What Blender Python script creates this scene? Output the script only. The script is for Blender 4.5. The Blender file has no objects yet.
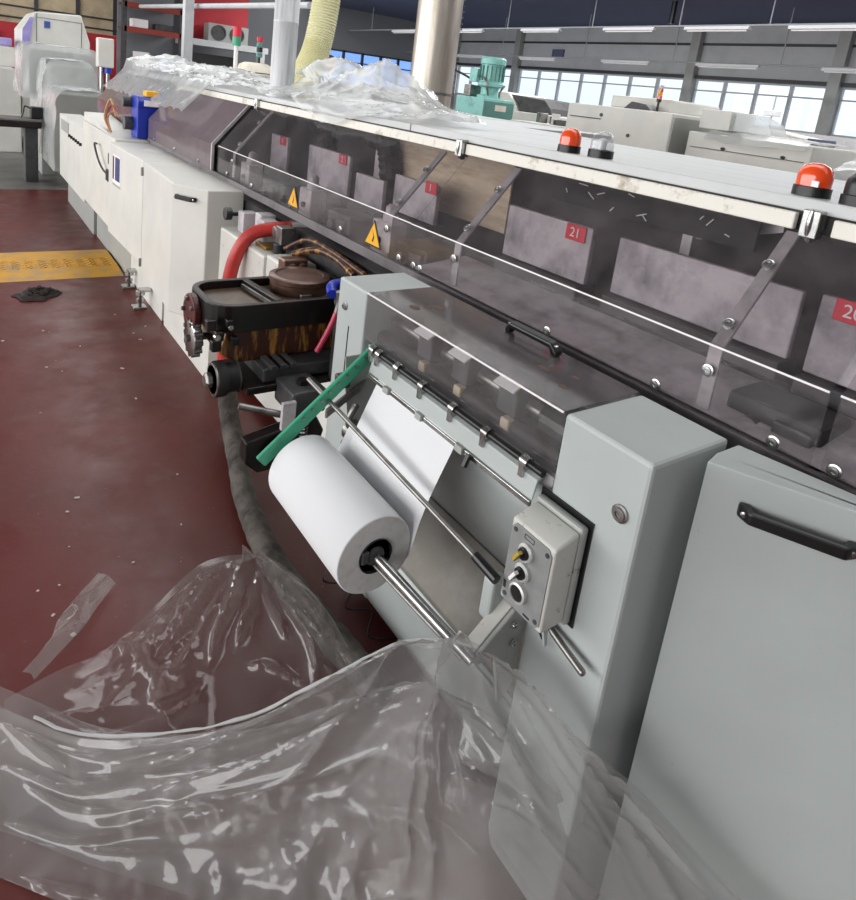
import bpy, bmesh, math, random
from mathutils import Vector as V, Matrix, noise as NZ
C = bpy.context.scene.collection
SC = bpy.context.scene
PI = math.pi
R = math.radians

# ---------------------------------------------------------------- materials
def lin(c):
    return tuple(((v/255)/12.92 if v/255 <= .04045 else ((v/255+.055)/1.055)**2.4) for v in c)+(1,)

def newmat(name):
    m = bpy.data.materials.new(name); m.use_nodes = True
    nt = m.node_tree
    return m, nt, nt.nodes, nt.links, nt.nodes['Principled BSDF']

def mat(name, col, rough=.5, metal=0, col2=None, scale=8, lo=.45, hi=.7, bump=0, bscale=60, coat=0, streak=None, spec=None):
    """painted / plain surface; col2 = worn or dirty patches with their own noise shape"""
    m, nt, N, L, b = newmat(name)
    b.inputs['Base Color'].default_value = lin(col)
    b.inputs['Roughness'].default_value = rough
    b.inputs['Metallic'].default_value = metal
    if coat: b.inputs['Coat Weight'].default_value = coat
    if spec is not None: b.inputs['Specular IOR Level'].default_value = spec
    tc = N.new('ShaderNodeTexCoord')
    if col2:
        n = N.new('ShaderNodeTexNoise'); n.inputs['Scale'].default_value = scale; n.inputs['Detail'].default_value = 8
        n.inputs['Roughness'].default_value = .65
        src = tc.outputs['Object']
        if streak:
            mp = N.new('ShaderNodeMapping'); mp.inputs['Scale'].default_value = streak
            L.new(src, mp.inputs['Vector']); src = mp.outputs['Vector']
        L.new(src, n.inputs['Vector'])
        r = N.new('ShaderNodeValToRGB')
        r.color_ramp.elements[0].position = lo; r.color_ramp.elements[0].color = lin(col)
        r.color_ramp.elements[1].position = hi; r.color_ramp.elements[1].color = lin(col2)
        L.new(n.outputs['Fac'], r.inputs['Fac']); L.new(r.outputs['Color'], b.inputs['Base Color'])
    if bump:
        n2 = N.new('ShaderNodeTexNoise'); n2.inputs['Scale'].default_value = bscale; n2.inputs['Detail'].default_value = 4
        L.new(tc.outputs['Object'], n2.inputs['Vector'])
        bp = N.new('ShaderNodeBump'); bp.inputs['Strength'].default_value = bump; bp.inputs['Distance'].default_value = .01
        L.new(n2.outputs['Fac'], bp.inputs['Height']); L.new(bp.outputs['Normal'], b.inputs['Normal'])
    return m

def paint(name, col, wear=(120, 118, 112), amt=.74, rough=.42):
    """enamel with small scuffs and faint broad grime"""
    m, nt, N, L, b = newmat(name)
    b.inputs['Roughness'].default_value = rough
    tc = N.new('ShaderNodeTexCoord')
    n1 = N.new('ShaderNodeTexNoise'); n1.inputs['Scale'].default_value = 3.5; n1.inputs['Detail'].default_value = 6
    n2 = N.new('ShaderNodeTexNoise'); n2.inputs['Scale'].default_value = 26; n2.inputs['Detail'].default_value = 10; n2.inputs['Roughness'].default_value = .72
    for n in (n1, n2): L.new(tc.outputs['Object'], n.inputs['Vector'])
    r1 = N.new('ShaderNodeValToRGB'); r1.color_ramp.elements[0].position = .3; r1.color_ramp.elements[1].position = .75
    r1.color_ramp.elements[0].color = lin(col); r1.color_ramp.elements[1].color = lin(tuple(int(c*.93) for c in col))
    r2 = N.new('ShaderNodeValToRGB'); r2.color_ramp.elements[0].position = amt-.07; r2.color_ramp.elements[1].position = amt
    r2.color_ramp.elements[0].color = (0, 0, 0, 1); r2.color_ramp.elements[1].color = (1, 1, 1, 1)
    mx = N.new('ShaderNodeMixRGB'); mx.inputs['Color2'].default_value = lin(wear)
    L.new(n1.outputs['Fac'], r1.inputs['Fac']); L.new(n2.outputs['Fac'], r2.inputs['Fac'])
    L.new(r2.outputs['Color'], mx.inputs['Fac']); L.new(r1.outputs['Color'], mx.inputs['Color1'])
    L.new(mx.outputs['Color'], b.inputs['Base Color'])
    return m

def film(name, tint, white, wcol, gl=.25, rough=.12, bump=0, bscale=30, scratch=0, ior=1.45):
    """clear or smoky sheet: transparent + a dusty diffuse share + glossy by fresnel"""
    m, nt, N, L, b = newmat(name); N.remove(b)
    out = N['Material Output']
    t = N.new('ShaderNodeBsdfTransparent'); t.inputs['Color'].default_value = tint+(1,)
    d = N.new('ShaderNodeBsdfDiffuse'); d.inputs['Color'].default_value = lin(wcol)
    tl = N.new('ShaderNodeBsdfTranslucent'); tl.inputs['Color'].default_value = lin(wcol)
    dm = N.new('ShaderNodeMixShader'); dm.inputs['Fac'].default_value = .4
    L.new(d.outputs[0], dm.inputs[1]); L.new(tl.outputs[0], dm.inputs[2])
    g = N.new('ShaderNodeBsdfGlossy'); g.inputs['Roughness'].default_value = rough; g.inputs['Color'].default_value = (1, 1, 1, 1)
    m1 = N.new('ShaderNodeMixShader'); m1.inputs['Fac'].default_value = white
    L.new(t.outputs[0], m1.inputs[1]); L.new(dm.outputs[0], m1.inputs[2])
    f = N.new('ShaderNodeFresnel')
    ge = N.new('ShaderNodeNewGeometry'); ex = N.new('ShaderNodeMath'); ex.operation = 'MULTIPLY_ADD'
    ex.inputs[1].default_value = -2; ex.inputs[2].default_value = 1; L.new(ge.outputs['Backfacing'], ex.inputs[0])
    pw = N.new('ShaderNodeMath'); pw.operation = 'POWER'; pw.inputs[0].default_value = ior; L.new(ex.outputs[0], pw.inputs[1]); L.new(pw.outputs[0], f.inputs['IOR'])
    mu = N.new('ShaderNodeMath'); mu.operation = 'MULTIPLY'; mu.use_clamp = True; mu.inputs[1].default_value = gl
    L.new(f.outputs[0], mu.inputs[0])
    m2 = N.new('ShaderNodeMixShader'); L.new(mu.outputs[0], m2.inputs['Fac'])
    L.new(m1.outputs[0], m2.inputs[1]); L.new(g.outputs[0], m2.inputs[2])
    tc = N.new('ShaderNodeTexCoord')
    if scratch:
        n = N.new('ShaderNodeTexNoise'); n.inputs['Scale'].default_value = 9; n.inputs['Detail'].default_value = 9; n.inputs['Roughness'].default_value = .7
        L.new(tc.outputs['Object'], n.inputs['Vector'])
        mr = N.new('ShaderNodeMapRange'); mr.inputs['From Min'].default_value = .4; mr.inputs['From Max'].default_value = .8
        mr.inputs['To Min'].default_value = white; mr.inputs['To Max'].default_value = white+scratch
        L.new(n.outputs['Fac'], mr.inputs['Value']); L.new(mr.outputs['Result'], m1.inputs['Fac'])
    if bump:
        n = N.new('ShaderNodeTexNoise'); n.inputs['Scale'].default_value = bscale; n.inputs['Detail'].default_value = 3
        n.inputs['Distortion'].default_value = 1.2
        L.new(tc.outputs['Object'], n.inputs['Vector'])
        bp = N.new('ShaderNodeBump'); bp.inputs['Strength'].default_value = bump; bp.inputs['Distance'].default_value = .02
        L.new(n.outputs['Fac'], bp.inputs['Height']); L.new(bp.outputs['Normal'], g.inputs['Normal']); L.new(bp.outputs['Normal'], f.inputs['Normal'])
    L.new(m2.outputs[0], out.inputs['Surface'])
    return m

def floor_mat():
    m, nt, N, L, b = newmat('red_floor')
    tc = N.new('ShaderNodeTexCoord')
    def noise(s, d, r=.6):
        n = N.new('ShaderNodeTexNoise'); n.inputs['Scale'].default_value = s; n.inputs['Detail'].default_value = d
        n.inputs['Roughness'].default_value = r; L.new(tc.outputs['Object'], n.inputs['Vector']); return n
    def ramp(src, p0, c0, p1, c1):
        r = N.new('ShaderNodeValToRGB'); e = r.color_ramp.elements
        e[0].position, e[0].color, e[1].position, e[1].color = p0, c0, p1, c1
        L.new(src, r.inputs['Fac']); return r
    base = ramp(noise(1.6, 8).outputs['Fac'], .35, lin((98, 32, 28)), .7, lin((86, 36, 31)))
    dust = ramp(noise(7, 10, .7).outputs['Fac'], .56, (0, 0, 0, 1), .74, (1, 1, 1, 1))
    mx = N.new('ShaderNodeMixRGB'); L.new(dust.outputs[0], mx.inputs['Fac']); L.new(base.outputs[0], mx.inputs['Color1'])
    mx.inputs['Color2'].default_value = lin((96, 58, 52))
    specks = ramp(noise(75, 3, .5).outputs['Fac'], .74, (0, 0, 0, 1), .78, (1, 1, 1, 1))
    m2 = N.new('ShaderNodeMixRGB'); L.new(specks.outputs[0], m2.inputs['Fac']); L.new(mx.outputs[0], m2.inputs['Color1'])
    m2.inputs['Color2'].default_value = lin((150, 128, 118))
    # dark oily dirt in blotches along the machine's foot
    last = m2.outputs[0]
    def blotch(cx, cy, rx, ry, col, amt, last):
        mp = N.new('ShaderNodeMapping'); mp.vector_type = 'POINT'
        mp.inputs['Scale'].default_value = (1/rx, 1/ry, 0); mp.inputs['Location'].default_value = (-cx/rx, -cy/ry, 0)
        L.new(tc.outputs['Object'], mp.inputs['Vector'])
        ln = N.new('ShaderNodeVectorMath'); ln.operation = 'LENGTH'; L.new(mp.outputs[0], ln.inputs[0])
        nn = noise(14, 8, .7)
        ad = N.new('ShaderNodeMath'); ad.operation = 'MULTIPLY_ADD'; ad.inputs[1].default_value = 1.3
        L.new(nn.outputs['Fac'], ad.inputs[0]); L.new(ln.outputs['Value'], ad.inputs[2])
        r = ramp(ad.outputs[0], .0, (1, 1, 1, 1), 1, (0, 0, 0, 1)); 
        mr = N.new('ShaderNodeMapRange'); mr.inputs['From Min'].default_value = 1.85; mr.inputs['From Max'].default_value = 1.3
        mr.inputs['To Max'].default_value = amt
        L.new(ad.outputs[0], mr.inputs['Value'])
        x = N.new('ShaderNodeMixRGB'); L.new(mr.outputs[0], x.inputs['Fac']); L.new(last, x.inputs['Color1']); x.inputs['Color2'].default_value = lin(col)
        return x.outputs[0]
    last = blotch(1.0, 1.75, .30, 1.05, (84, 70, 66), .92, last)
    last = blotch(.93, 2.5, .17, .3, (70, 58, 54), .8, last)
    last = blotch(1.02, 1.3, .2, .5, (80, 68, 64), .92, last)
    last = blotch(1.1, 7.2, .22, 1.2, (66, 60, 58), .9, last)
    last = blotch(.25, 2.9, .45, .3, (92, 58, 50), .55, last)
    last = blotch(.99, 3.62, .07, .13, (190, 178, 172), .8, last)
    L.new(last, b.inputs['Base Color'])
    rr = ramp(noise(5, 6).outputs['Fac'], .3, (.30, .30, .30, 1), .7, (.55, .55, .55, 1)); L.new(rr.outputs[0], b.inputs['Roughness'])
    bp = N.new('ShaderNodeBump'); bp.inputs['Strength'].default_value = .12; bp.inputs['Distance'].default_value = .004
    L.new(noise(40, 5).outputs['Fac'], bp.inputs['Height']); L.new(bp.outputs[0], b.inputs['Normal'])
    return m

MT = dict(
    white=paint('white_enamel', (222, 221, 214), (150, 148, 140)),
    cream=paint('old_white_enamel', (206, 205, 198), (140, 120, 96), .66),
    grey=paint('light_grey_enamel', (180, 187, 185), (96, 96, 94), .76),
    grey2=paint('mid_grey_enamel', (166, 168, 164), (100, 98, 94), .7),
    dgrey=mat('dark_grey_metal', (74, 74, 76), .5, .2, (48, 46, 46), 9),
    black=mat('black_plastic', (20, 20, 21), .35),
    blackm=mat('greasy_black_metal', (26, 23, 22), .35, .3, (60, 44, 36), 14, .5, .75),
    rubber=mat('black_rubber', (24, 23, 23), .6),
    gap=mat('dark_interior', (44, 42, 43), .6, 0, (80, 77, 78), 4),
    steel=mat('bright_steel', (190, 190, 188), .24, .95, (140, 138, 134), 10),
    steel2=mat('dull_steel', (150, 148, 145), .36, .9, (95, 92, 90), 14),
    pipe=mat('stainless_duct_metal', (198, 190, 180), .34, .75, (165, 150, 134), 3, .4, .75, streak=(6, 6, .6)),
    galv=mat('galvanised_metal', (214, 216, 217), .5, .12, (170, 172, 174), 6, streak=(8, 8, .5)),
    plate=mat('clamp_plate_grey', (196, 190, 194), .45, .1, (120, 116, 120), 6),
    strut=mat('hood_strut_alu', (188, 184, 186), .4, .4, (150, 146, 148), 12),
    board=mat('pale_grey_board', (198, 200, 200), .3, 0, (176, 178, 177), 3, .4, .75, streak=(5, .5, 1)),
    rail=mat('worn_white_rail', (226, 222, 212), .45, 0, (150, 132, 108), 16, .56, .74),
    wood=mat('beige_board', (206, 190, 164), .6, 0, (150, 130, 104), 3, streak=(1, 1, 6)),
    red=mat('red_tag', (214, 40, 62), .4),
    wtext=mat('white_lettering', (240, 236, 236), .5),
    dtext=mat('dark_lettering', (40, 40, 44), .5),
    paper=mat('white_paper', (222, 223, 225), .75, bump=.03, bscale=120),
    paperend=mat('roll_end_paper', (214, 213, 211), .8, 0, (196, 194, 190), 40),
    core=mat('black_core', (28, 28, 29), .4),
    green=mat('green_enamel', (62, 156, 122), .4, 0, (48, 120, 96), 22, .55, .75),
    teal=mat('teal_enamel', (146, 208, 200), .45, 0, (96, 150, 144), 6, .5, .75),
    teal2=mat('dark_teal_enamel', (92, 142, 134), .5, 0, (76, 116, 110), 6),
    orange=mat('orange_lens', (232, 74, 22), .18, coat=.6),
    redhose=mat('red_rubber_hose', (192, 52, 46), .45, 0, (150, 44, 40), 9, bump=.15, bscale=50),
    wrap=mat('dusty_grey_wrap', (92, 86, 80), .85, 0, (44, 40, 38), 12, .4, .65, bump=.8, bscale=26),
    brown=mat('glue_stained_metal', (66, 34, 24), .35, .1, (186, 134, 62), 7, .5, .66, streak=(5, 5, .9)),
    glue=mat('dried_glue', (88, 70, 56), .35, 0, (124, 106, 88), 7, .4, .7),
    lid=mat('brown_pot_lid', (112, 86, 74), .32, .4, (82, 58, 48), 12, .4, .65),
    maroon=mat('maroon_disc', (82, 26, 24), .4, 0, (40, 18, 16), 15),
    blue=mat('blue_plastic', (28, 52, 168), .35),
    blue2=mat('pale_blue_label', (60, 84, 160), .4),
    yellow=mat('yellow_sign', (238, 176, 22), .5),
    ykhaki=mat('yellow_ribbed_hose', (224, 220, 180), .5, 0, (206, 200, 152), 6),
    checker=None,
    magenta=mat('dark_pink_handle', (176, 40, 72), .4),
    cloth=mat('cream_cloth', (224, 218, 204), .9, 0, (200, 192, 176), 5),
    navy=mat('navy_sheet', (92, 98, 124), .5),
    wallg=mat('grey_wall_panel', (196, 197, 199), .7, 0, (184, 186, 188), 2),
    wallr=mat('red_wall', (188, 44, 54), .6, 0, (168, 36, 46), 2),
    walld=mat('dark_grey_wall', (120, 122, 126), .7),
    beige=mat('beige_cladding', (196, 178, 148), .7, 0, (170, 152, 124), 3),
    dark=mat('dark_frame', (58, 58, 62), .5),
    shelf=mat('rust_red_beam', (140, 48, 34), .5),
    skin=mat('skin', (206, 160, 138), .5), hair=mat('dark_hair', (48, 38, 34), .7), shirt=mat('grey_shirt', (92, 96, 104), .8),
    lamp=mat('white_lamp_body', (214, 216, 218), .4),
    wire=mat('grey_wire', (150, 152, 156), .5),
    lilac=mat('lilac_panel', (150, 140, 206), .35, 0, (176, 168, 222), 4),
    matfloor=mat('grey_floor_mat', (122, 120, 116), .55, 0, (98, 96, 92), 3, .4, .7),
    rag=mat('sooty_rag', (40, 36, 34), .85, 0, (72, 62, 56), 40, .5, .7),
    trough=mat('brown_grey_trough_floor', (112, 107, 100), .55, .1, (138, 134, 128), 4),  # darker brown-grey than the trough wall
    face=mat('brushed_face_plate', (150, 152, 152), .4, .3, (138, 140, 140), 30), ocher=mat('ochre_knob', (178, 152, 48), .4), dblue=mat('dark_blue_print', (40, 46, 112), .4), ring=mat('satin_ring', (206, 206, 204), .4, .3),
    sill=mat('grimy_sill', (112, 107, 110), .5, .1, (70, 66, 66), 6),
    scrap=mat('paper_scrap', (196, 184, 176), .8),
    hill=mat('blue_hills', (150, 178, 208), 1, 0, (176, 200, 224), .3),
)
MT['floor'] = floor_mat()
MT['acrylic'] = film('smoky_acrylic', (.905, .89, .895), .035, (172, 164, 168), .85, .05, scratch=.10)
MT['acrylicd'] = film('dusty_acrylic', (.62, .60, .61), .16, (160, 152, 156), 1.0, .12, scratch=.22)
MT['acrylicp'] = film('lilac_dusty_acrylic', (.30, .27, .29), .48, (186, 166, 172), 1.0, .10, scratch=.12)
MT['clear'] = film('clear_acrylic', (.93, .93, .93), .04, (206, 204, 206), 1.0, .06, scratch=.10)
MT['glass'] = film('window_glass', (.95, .97, 1.0), .03, (235, 240, 250), .5, .02)
MT['glassb'] = film('blue_window_glass', (.52, .68, 1.0), .05, (150, 180, 235), .5, .02)
MT['dome'] = film('clear_dome', (.86, .87, .88), .10, (220, 220, 222), 1.2, .05)
MT['sheet'] = film('polythene_sheet', (.92, .92, .92), .34, (200, 199, 198), .9, .11, bump=.10, bscale=7, ior=1.5)
MT['sheetf'] = film('polythene_film', (.92, .91, .91), .18, (198, 193, 190), .9, .11, bump=.10, bscale=7, ior=1.5)
MT['sheetl'] = film('polythene_under_layer', (.92, .91, .91), .30, (200, 198, 196), .9, .12, bump=.10, bscale=7, ior=1.5)
MT['sheetw'] = film('white_polythene', (.92, .93, .93), .48, (230, 232, 232), .7, .26, ior=1.5)

def checker_mat():
    m, nt, N, L, b = newmat('yellow_checker_plate')
    tc = N.new('ShaderNodeTexCoord')
    n = N.new('ShaderNodeTexNoise'); n.inputs['Scale'].default_value = 9; n.inputs['Detail'].default_value = 8
    L.new(tc.outputs['Object'], n.inputs['Vector'])
    r = N.new('ShaderNodeValToRGB'); e = r.color_ramp.elements
    e[0].position, e[0].color, e[1].position, e[1].color = .45, lin((214, 158, 40)), .68, lin((176, 146, 104))
    L.new(n.outputs['Fac'], r.inputs['Fac']); L.new(r.outputs[0], b.inputs['Base Color']); b.inputs['Roughness'].default_value = .5
    return m
MT['checker'] = checker_mat()

# ---------------------------------------------------------------- mesh builder
class MB:
    def __init__(s): s.bm = bmesh.new()
    def poly(s, pts):
        return s.bm.faces.new([s.bm.verts.new(p) for p in pts])
    def prism(s, pts, vec):
        a = [s.bm.verts.new(p) for p in pts]; b = [s.bm.verts.new(V(p)+V(vec)) for p in pts]; n = len(a)
        s.bm.faces.new(a[::-1]); s.bm.faces.new(b)
        for i in range(n): s.bm.faces.new((a[i], a[(i+1) % n], b[(i+1) % n], b[i]))
        return s
    def box(s, x0, x1, y0, y1, z0, z1):
        return s.prism([(x0, y0, z0), (x1, y0, z0), (x1, y1, z0), (x0, y1, z0)], (0, 0, z1-z0))
    def obox(s, c, size, rot):
        """box at c, half sizes from size, rot = Matrix 3x3"""
        h = [v/2 for v in size]
        pts = [V(c)+rot @ V((a*h[0], b*h[1], -h[2])) for a, b in ((-1, -1), (1, -1), (1, 1), (-1, 1))]
        return s.prism(pts, rot @ V((0, 0, size[2])))
    def frame(s, d):
        d = V(d).normalized(); u = d.orthogonal().normalized(); return u, d.cross(u)
    def cyl(s, p0, p1, r, n=20, r2=None, cap=True):
        p0, p1 = V(p0), V(p1); u, w = s.frame(p1-p0); r2 = r if r2 is None else r2
        A = [s.bm.verts.new(p0+r*(math.cos(2*PI*i/n)*u+math.sin(2*PI*i/n)*w)) for i in range(n)]
        B = [s.bm.verts.new(p1+r2*(math.cos(2*PI*i/n)*u+math.sin(2*PI*i/n)*w)) for i in range(n)]
        for i in range(n): s.bm.faces.new((A[i], A[(i+1) % n], B[(i+1) % n], B[i]))
        if cap: s.bm.faces.new(A[::-1]); s.bm.faces.new(B)
        return s
    def lathe(s, o, axis, prof, n=28):
        """prof: (radius, distance along axis)"""
        o = V(o); ax = V(axis).normalized(); u, w = s.frame(ax); rings = []
        for r, h in prof:
            rings.append([s.bm.verts.new(o+ax*h+max(r, 1e-5)*(math.cos(2*PI*i/n)*u+math.sin(2*PI*i/n)*w)) for i in range(n)])
        for a, b in zip(rings, rings[1:]):
            for i in range(n): s.bm.faces.new((a[i], a[(i+1) % n], b[(i+1) % n], b[i]))
        s.bm.faces.new(rings[0][::-1]); s.bm.faces.new(rings[-1])
        return s
    def tube(s, pts, r, n=10, sub=6, rib=0, smooth=True):
        P = [V(p) for p in pts]
        if smooth and len(P) > 2: P = spline(P, sub)
        rings = []; u = None
        for i, p in enumerate(P):
            d = (P[min(i+1, len(P)-1)]-P[max(i-1, 0)]).normalized()
            u = d.orthogonal().normalized() if u is None else (u-d*u.dot(d)).normalized()
            w = d.cross(u); rr = r(i/(len(P)-1)) if callable(r) else r
            if rib and i % 2: rr *= 1+rib
            rings.append([s.bm.verts.new(p+rr*(math.cos(2*PI*k/n)*u+math.sin(2*PI*k/n)*w)) for k in range(n)])
        for a, b in zip(rings, rings[1:]):
            for i in range(n): s.bm.faces.new((a[i], a[(i+1) % n], b[(i+1) % n], b[i]))
        s.bm.faces.new(rings[0][::-1]); s.bm.faces.new(rings[-1])
        return s
    def sphere(s, c, r, sc=(1, 1, 1), n=16):
        bmesh.ops.create_uvsphere(s.bm, u_segments=n, v_segments=n//2+2, radius=r, matrix=Matrix.Translation(c) @ Matrix.Diagonal((*sc, 1)))
        return s
    def grid(s, rows):
        vs = [[s.bm.verts.new(p) for p in r] for r in rows]
        for a, b in zip(vs, vs[1:]):
            for i in range(len(a)-1): s.bm.faces.new((a[i], a[i+1], b[i+1], b[i]))
        return s

def spline(P, sub):
    out = []
    for i in range(len(P)-1):
        p0, p1, p2, p3 = P[max(i-1, 0)], P[i], P[i+1], P[min(i+2, len(P)-1)]
        for k in range(sub):
            t = k/sub
            out.append(.5*((2*p1)+(p2-p0)*t+(2*p0-5*p1+4*p2-p3)*t*t+(3*p1-p0-3*p2+p3)*t**3))
    out.append(P[-1]); return out

ROOT = {}
def obj(name, mb, m, parent=None, bevel=0, smooth=False, label=None, seg=2):
    """one mesh object from world-space geometry; parts sit under their thing"""
    bm = mb.bm
    bmesh.ops.recalc_face_normals(bm, faces=bm.faces)
    if parent is not None: off = ROOT[parent.name]
    else:
        xs = [v.co for v in bm.verts]
        off = V(((min(c.x for c in xs)+max(c.x for c in xs))/2, (min(c.y for c in xs)+max(c.y for c in xs))/2, min(c.z for c in xs)))
    bmesh.ops.translate(bm, verts=bm.verts, vec=-off)
    me = bpy.data.meshes.new(name); bm.to_mesh(me); bm.free()
    o = bpy.data.objects.new(name, me); C.objects.link(o)
    me.materials.append(MT[m] if isinstance(m, str) else m)
    if parent is not None: o.parent = parent
    else: o.location = off
    ROOT[o.name] = off
    if smooth:
        for p in me.polygons: p.use_smooth = True
        try: me.set_sharp_from_angle(angle=R(40))
        except Exception: pass
    if bevel:
        b = o.modifiers.new('bevel', 'BEVEL'); b.width = bevel; b.segments = seg; b.limit_method = 'ANGLE'; b.angle_limit = R(35)
    if label: o['label'] = label
    return o

def tag(o, label, cat, group=None):
    o['label'] = label; o['category'] = cat
    if group: o['group'] = group
    return o

def thing(name, label, cat, loc, group=None):
    o = bpy.data.objects.new(name, None); C.objects.link(o); o.location = loc; o.empty_display_size = .05
    ROOT[o.name] = V(loc); return tag(o, label, cat, group)

def struct(name, mb, m, parent=None, **k):
    o = obj(name, mb, m, parent, **k)
    if parent is None: o['kind'] = 'structure'
    return o

def dup(root, loc, label, group=None):
    """copy of a thing with its parts and sub-parts"""
    r = root.copy(); C.objects.link(r); r.location = loc; r['label'] = label
    if group: r['group'] = group
    for ch in list(root.children):
        c = ch.copy(); C.objects.link(c); c.parent = r
        for g in list(ch.children):
            d = g.copy(); C.objects.link(d); d.parent = c
    return r

def text(s, size, pos, right, up, m, parent, name='numeral', ext=.0006):
    cu = bpy.data.curves.new('t', 'FONT'); cu.body = s; cu.size = size; cu.extrude = ext; cu.align_x = 'CENTER'; cu.align_y = 'CENTER'
    t = bpy.data.objects.new('t', cu); C.objects.link(t)
    me = bpy.data.meshes.new_from_object(t.evaluated_get(bpy.context.evaluated_depsgraph_get()))
    bpy.data.objects.remove(t); bpy.data.curves.remove(cu)
    r = V(right).normalized(); u = V(up); u = (u-r*u.dot(r)).normalized(); n = r.cross(u)
    off = ROOT[parent.name]
    for v in me.vertices: v.co = V(pos)-off+r*v.co.x+u*v.co.y+n*v.co.z
    o = bpy.data.objects.new(name, me); C.objects.link(o); me.materials.clear(); me.materials.append(MT[m]); o.parent = parent
    ROOT[o.name] = off
    return o

def bolt(p, n, r=.009, parent=None, m='steel', name='bolt'):
    mb = MB(); mb.lathe(p, n, [(r*1.35, 0), (r*1.35, .002), (r, .003), (r*.95, .006), (r*.5, .0065), (r*.45, .004)], 14)
    return obj(name, mb, m, parent, smooth=True)

def rotz(a): return Matrix.Rotation(a, 3, 'Z')
rnd = random.Random(7)

# ---------------------------------------------------------------- setting
mb = MB(); mb.box(-8, 18, -4, 8.57, -.1, 0); struct('floor', mb, 'floor')
mb = MB(); mb.box(-8, 18, 8.58, 26, -.1, 0); o = struct('floor_2', mb, 'matfloor')
# window wall (far side of the hall), parallel to the machine
WX = 17
mb = MB(); mb.box(WX, WX+.2, -3, 22.2, 0, 1.74); struct('wall_right', mb, 'wallg')
mb = MB(); mb.box(WX, WX+.2, -3, 22.2, 2.86, 4.6); struct('wall_upper_right', mb, 'wallg')
cols = [3.5, 7.45, 11.15, 18.1, 21.7]
for i, y in enumerate(cols):
    mb = MB(); mb.box(WX-.22, WX-.02, y-.13, y+.13, 0, 4.4)
    o = struct('trim_%d' % (i+1), mb, 'grey2')
mb = MB(); mb.box(WX-.06, WX-.002, -3, 22, 3.74, 3.80); struct('trim_6', mb, 'dark')
mb = MB(); mb.box(WX-.12, WX-.002, -3, 22, 2.86, 2.95); struct('trim_7', mb, 'dark')
bays = [(3.63, 7.32, 4), (7.58, 11.02, 4), (11.28, 17.97, 7), (18.23, 21.5, 4)]
for i, (a, b, n) in enumerate(bays):
    w = MB()
    w.box(WX-.03, WX+.06, a, b, 1.74, 1.79); w.box(WX-.03, WX+.06, a, b, 2.81, 2.86)
    w.box(WX-.03, WX+.06, a, b, 2.545, 2.58)
    for k in range(n+1):
        y = a+(b-a)*k/n; w.box(WX-.035, WX+.065, y-.035, y+.035, 1.74, 2.86)
    f = struct('window_%d' % (i+1), w, 'wallg')
    p = MB(); p.box(WX+.01, WX+.02, a, b, 1.76, 2.84); struct('pane', p, 'glass', f)
# back wall with its own windows
BY = 22
mb = MB(); mb.box(5.9, 11.2, BY, BY+.2, 0, 4.6); mb.box(11.2, WX, BY, BY+.2, 0, 1.6); mb.box(11.2, WX, BY, BY+.2, 2.78, 4.6); struct('wall_back', mb, 'walld')
mb = MB(); mb.box(-4, 5.9, BY, BY+.2, 0, 2.18); struct('wall_back_red', mb, 'wallr')
mb = MB(); mb.box(-4, 5.9, BY, BY+.2, 2.18, 4.6); struct('wall_back_upper', mb, 'beige')
w = MB(); w.box(11.2, 16.8, BY-.03, BY+.06, 1.6, 1.66); w.box(11.2, 16.8, BY-.03, BY+.06, 2.72, 2.78); w.box(11.2, 16.8, BY-.03, BY+.06, 2.38, 2.42)
for k in range(8): w.box(11.2+.8*k-.04, 11.2+.8*k+.04, BY-.03, BY+.06, 1.6, 2.78)
f = struct('window_5', w, 'dark'); p = MB(); p.box(11.2, 16.8, BY+.01, BY+.02, 1.6, 2.78); struct('pane', p, 'glassb', f)
for i, x in enumerate((-1.5, .9, 2.15, 3.2, 4.2)):
    mb = MB(); mb.box(x-.05, x+.05, BY-.06, BY-.002, 2.2, 4.5); struct('trim_%d' % (8+i), mb, 'dark')
for i, z in enumerate((2.32, 2.62)):
    mb = MB(); mb.cyl((-3, BY-.06, z), (5.5, BY-.06, z), .025, 8); struct('trim_%d' % (14+i), mb, 'dark')
mb = MB(); mb.box(4.6, 5.2, BY-.25, BY-.003, 0, 4.5); struct('trim_13', mb, 'wallr')
# corrugated dark ceiling, unseen roof gaps added to let light in
mb = MB()
x = 10.3
while x < WX:
    mb.prism([(x, -3, 4.22), (x+.1, -3, 4.28), (x+.2, -3, 4.22), (x+.2, -3, 4.3), (x, -3, 4.3)], (0, 25, 0)); x += .2
struct('ceiling', mb, 'navy')
mb = MB(); mb.box(3.2, 8.1, -4, 22, 4.3, 4.36); mb.box(-8, 1.4, -4, 22, 4.3, 4.36); struct('ceiling_2', mb, 'walld')
mb = MB(); mb.box(-8, 18, -4.2, -4, 0, 4.3); struct('wall_front', mb, 'walld')
# hills outside
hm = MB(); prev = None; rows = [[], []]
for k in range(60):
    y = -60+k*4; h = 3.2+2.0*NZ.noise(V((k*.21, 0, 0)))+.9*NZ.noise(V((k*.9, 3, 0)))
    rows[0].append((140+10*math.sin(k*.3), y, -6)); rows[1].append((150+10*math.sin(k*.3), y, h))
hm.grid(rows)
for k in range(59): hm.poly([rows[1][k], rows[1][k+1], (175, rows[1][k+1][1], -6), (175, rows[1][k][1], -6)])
o = struct('hills', hm, 'hill')

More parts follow.
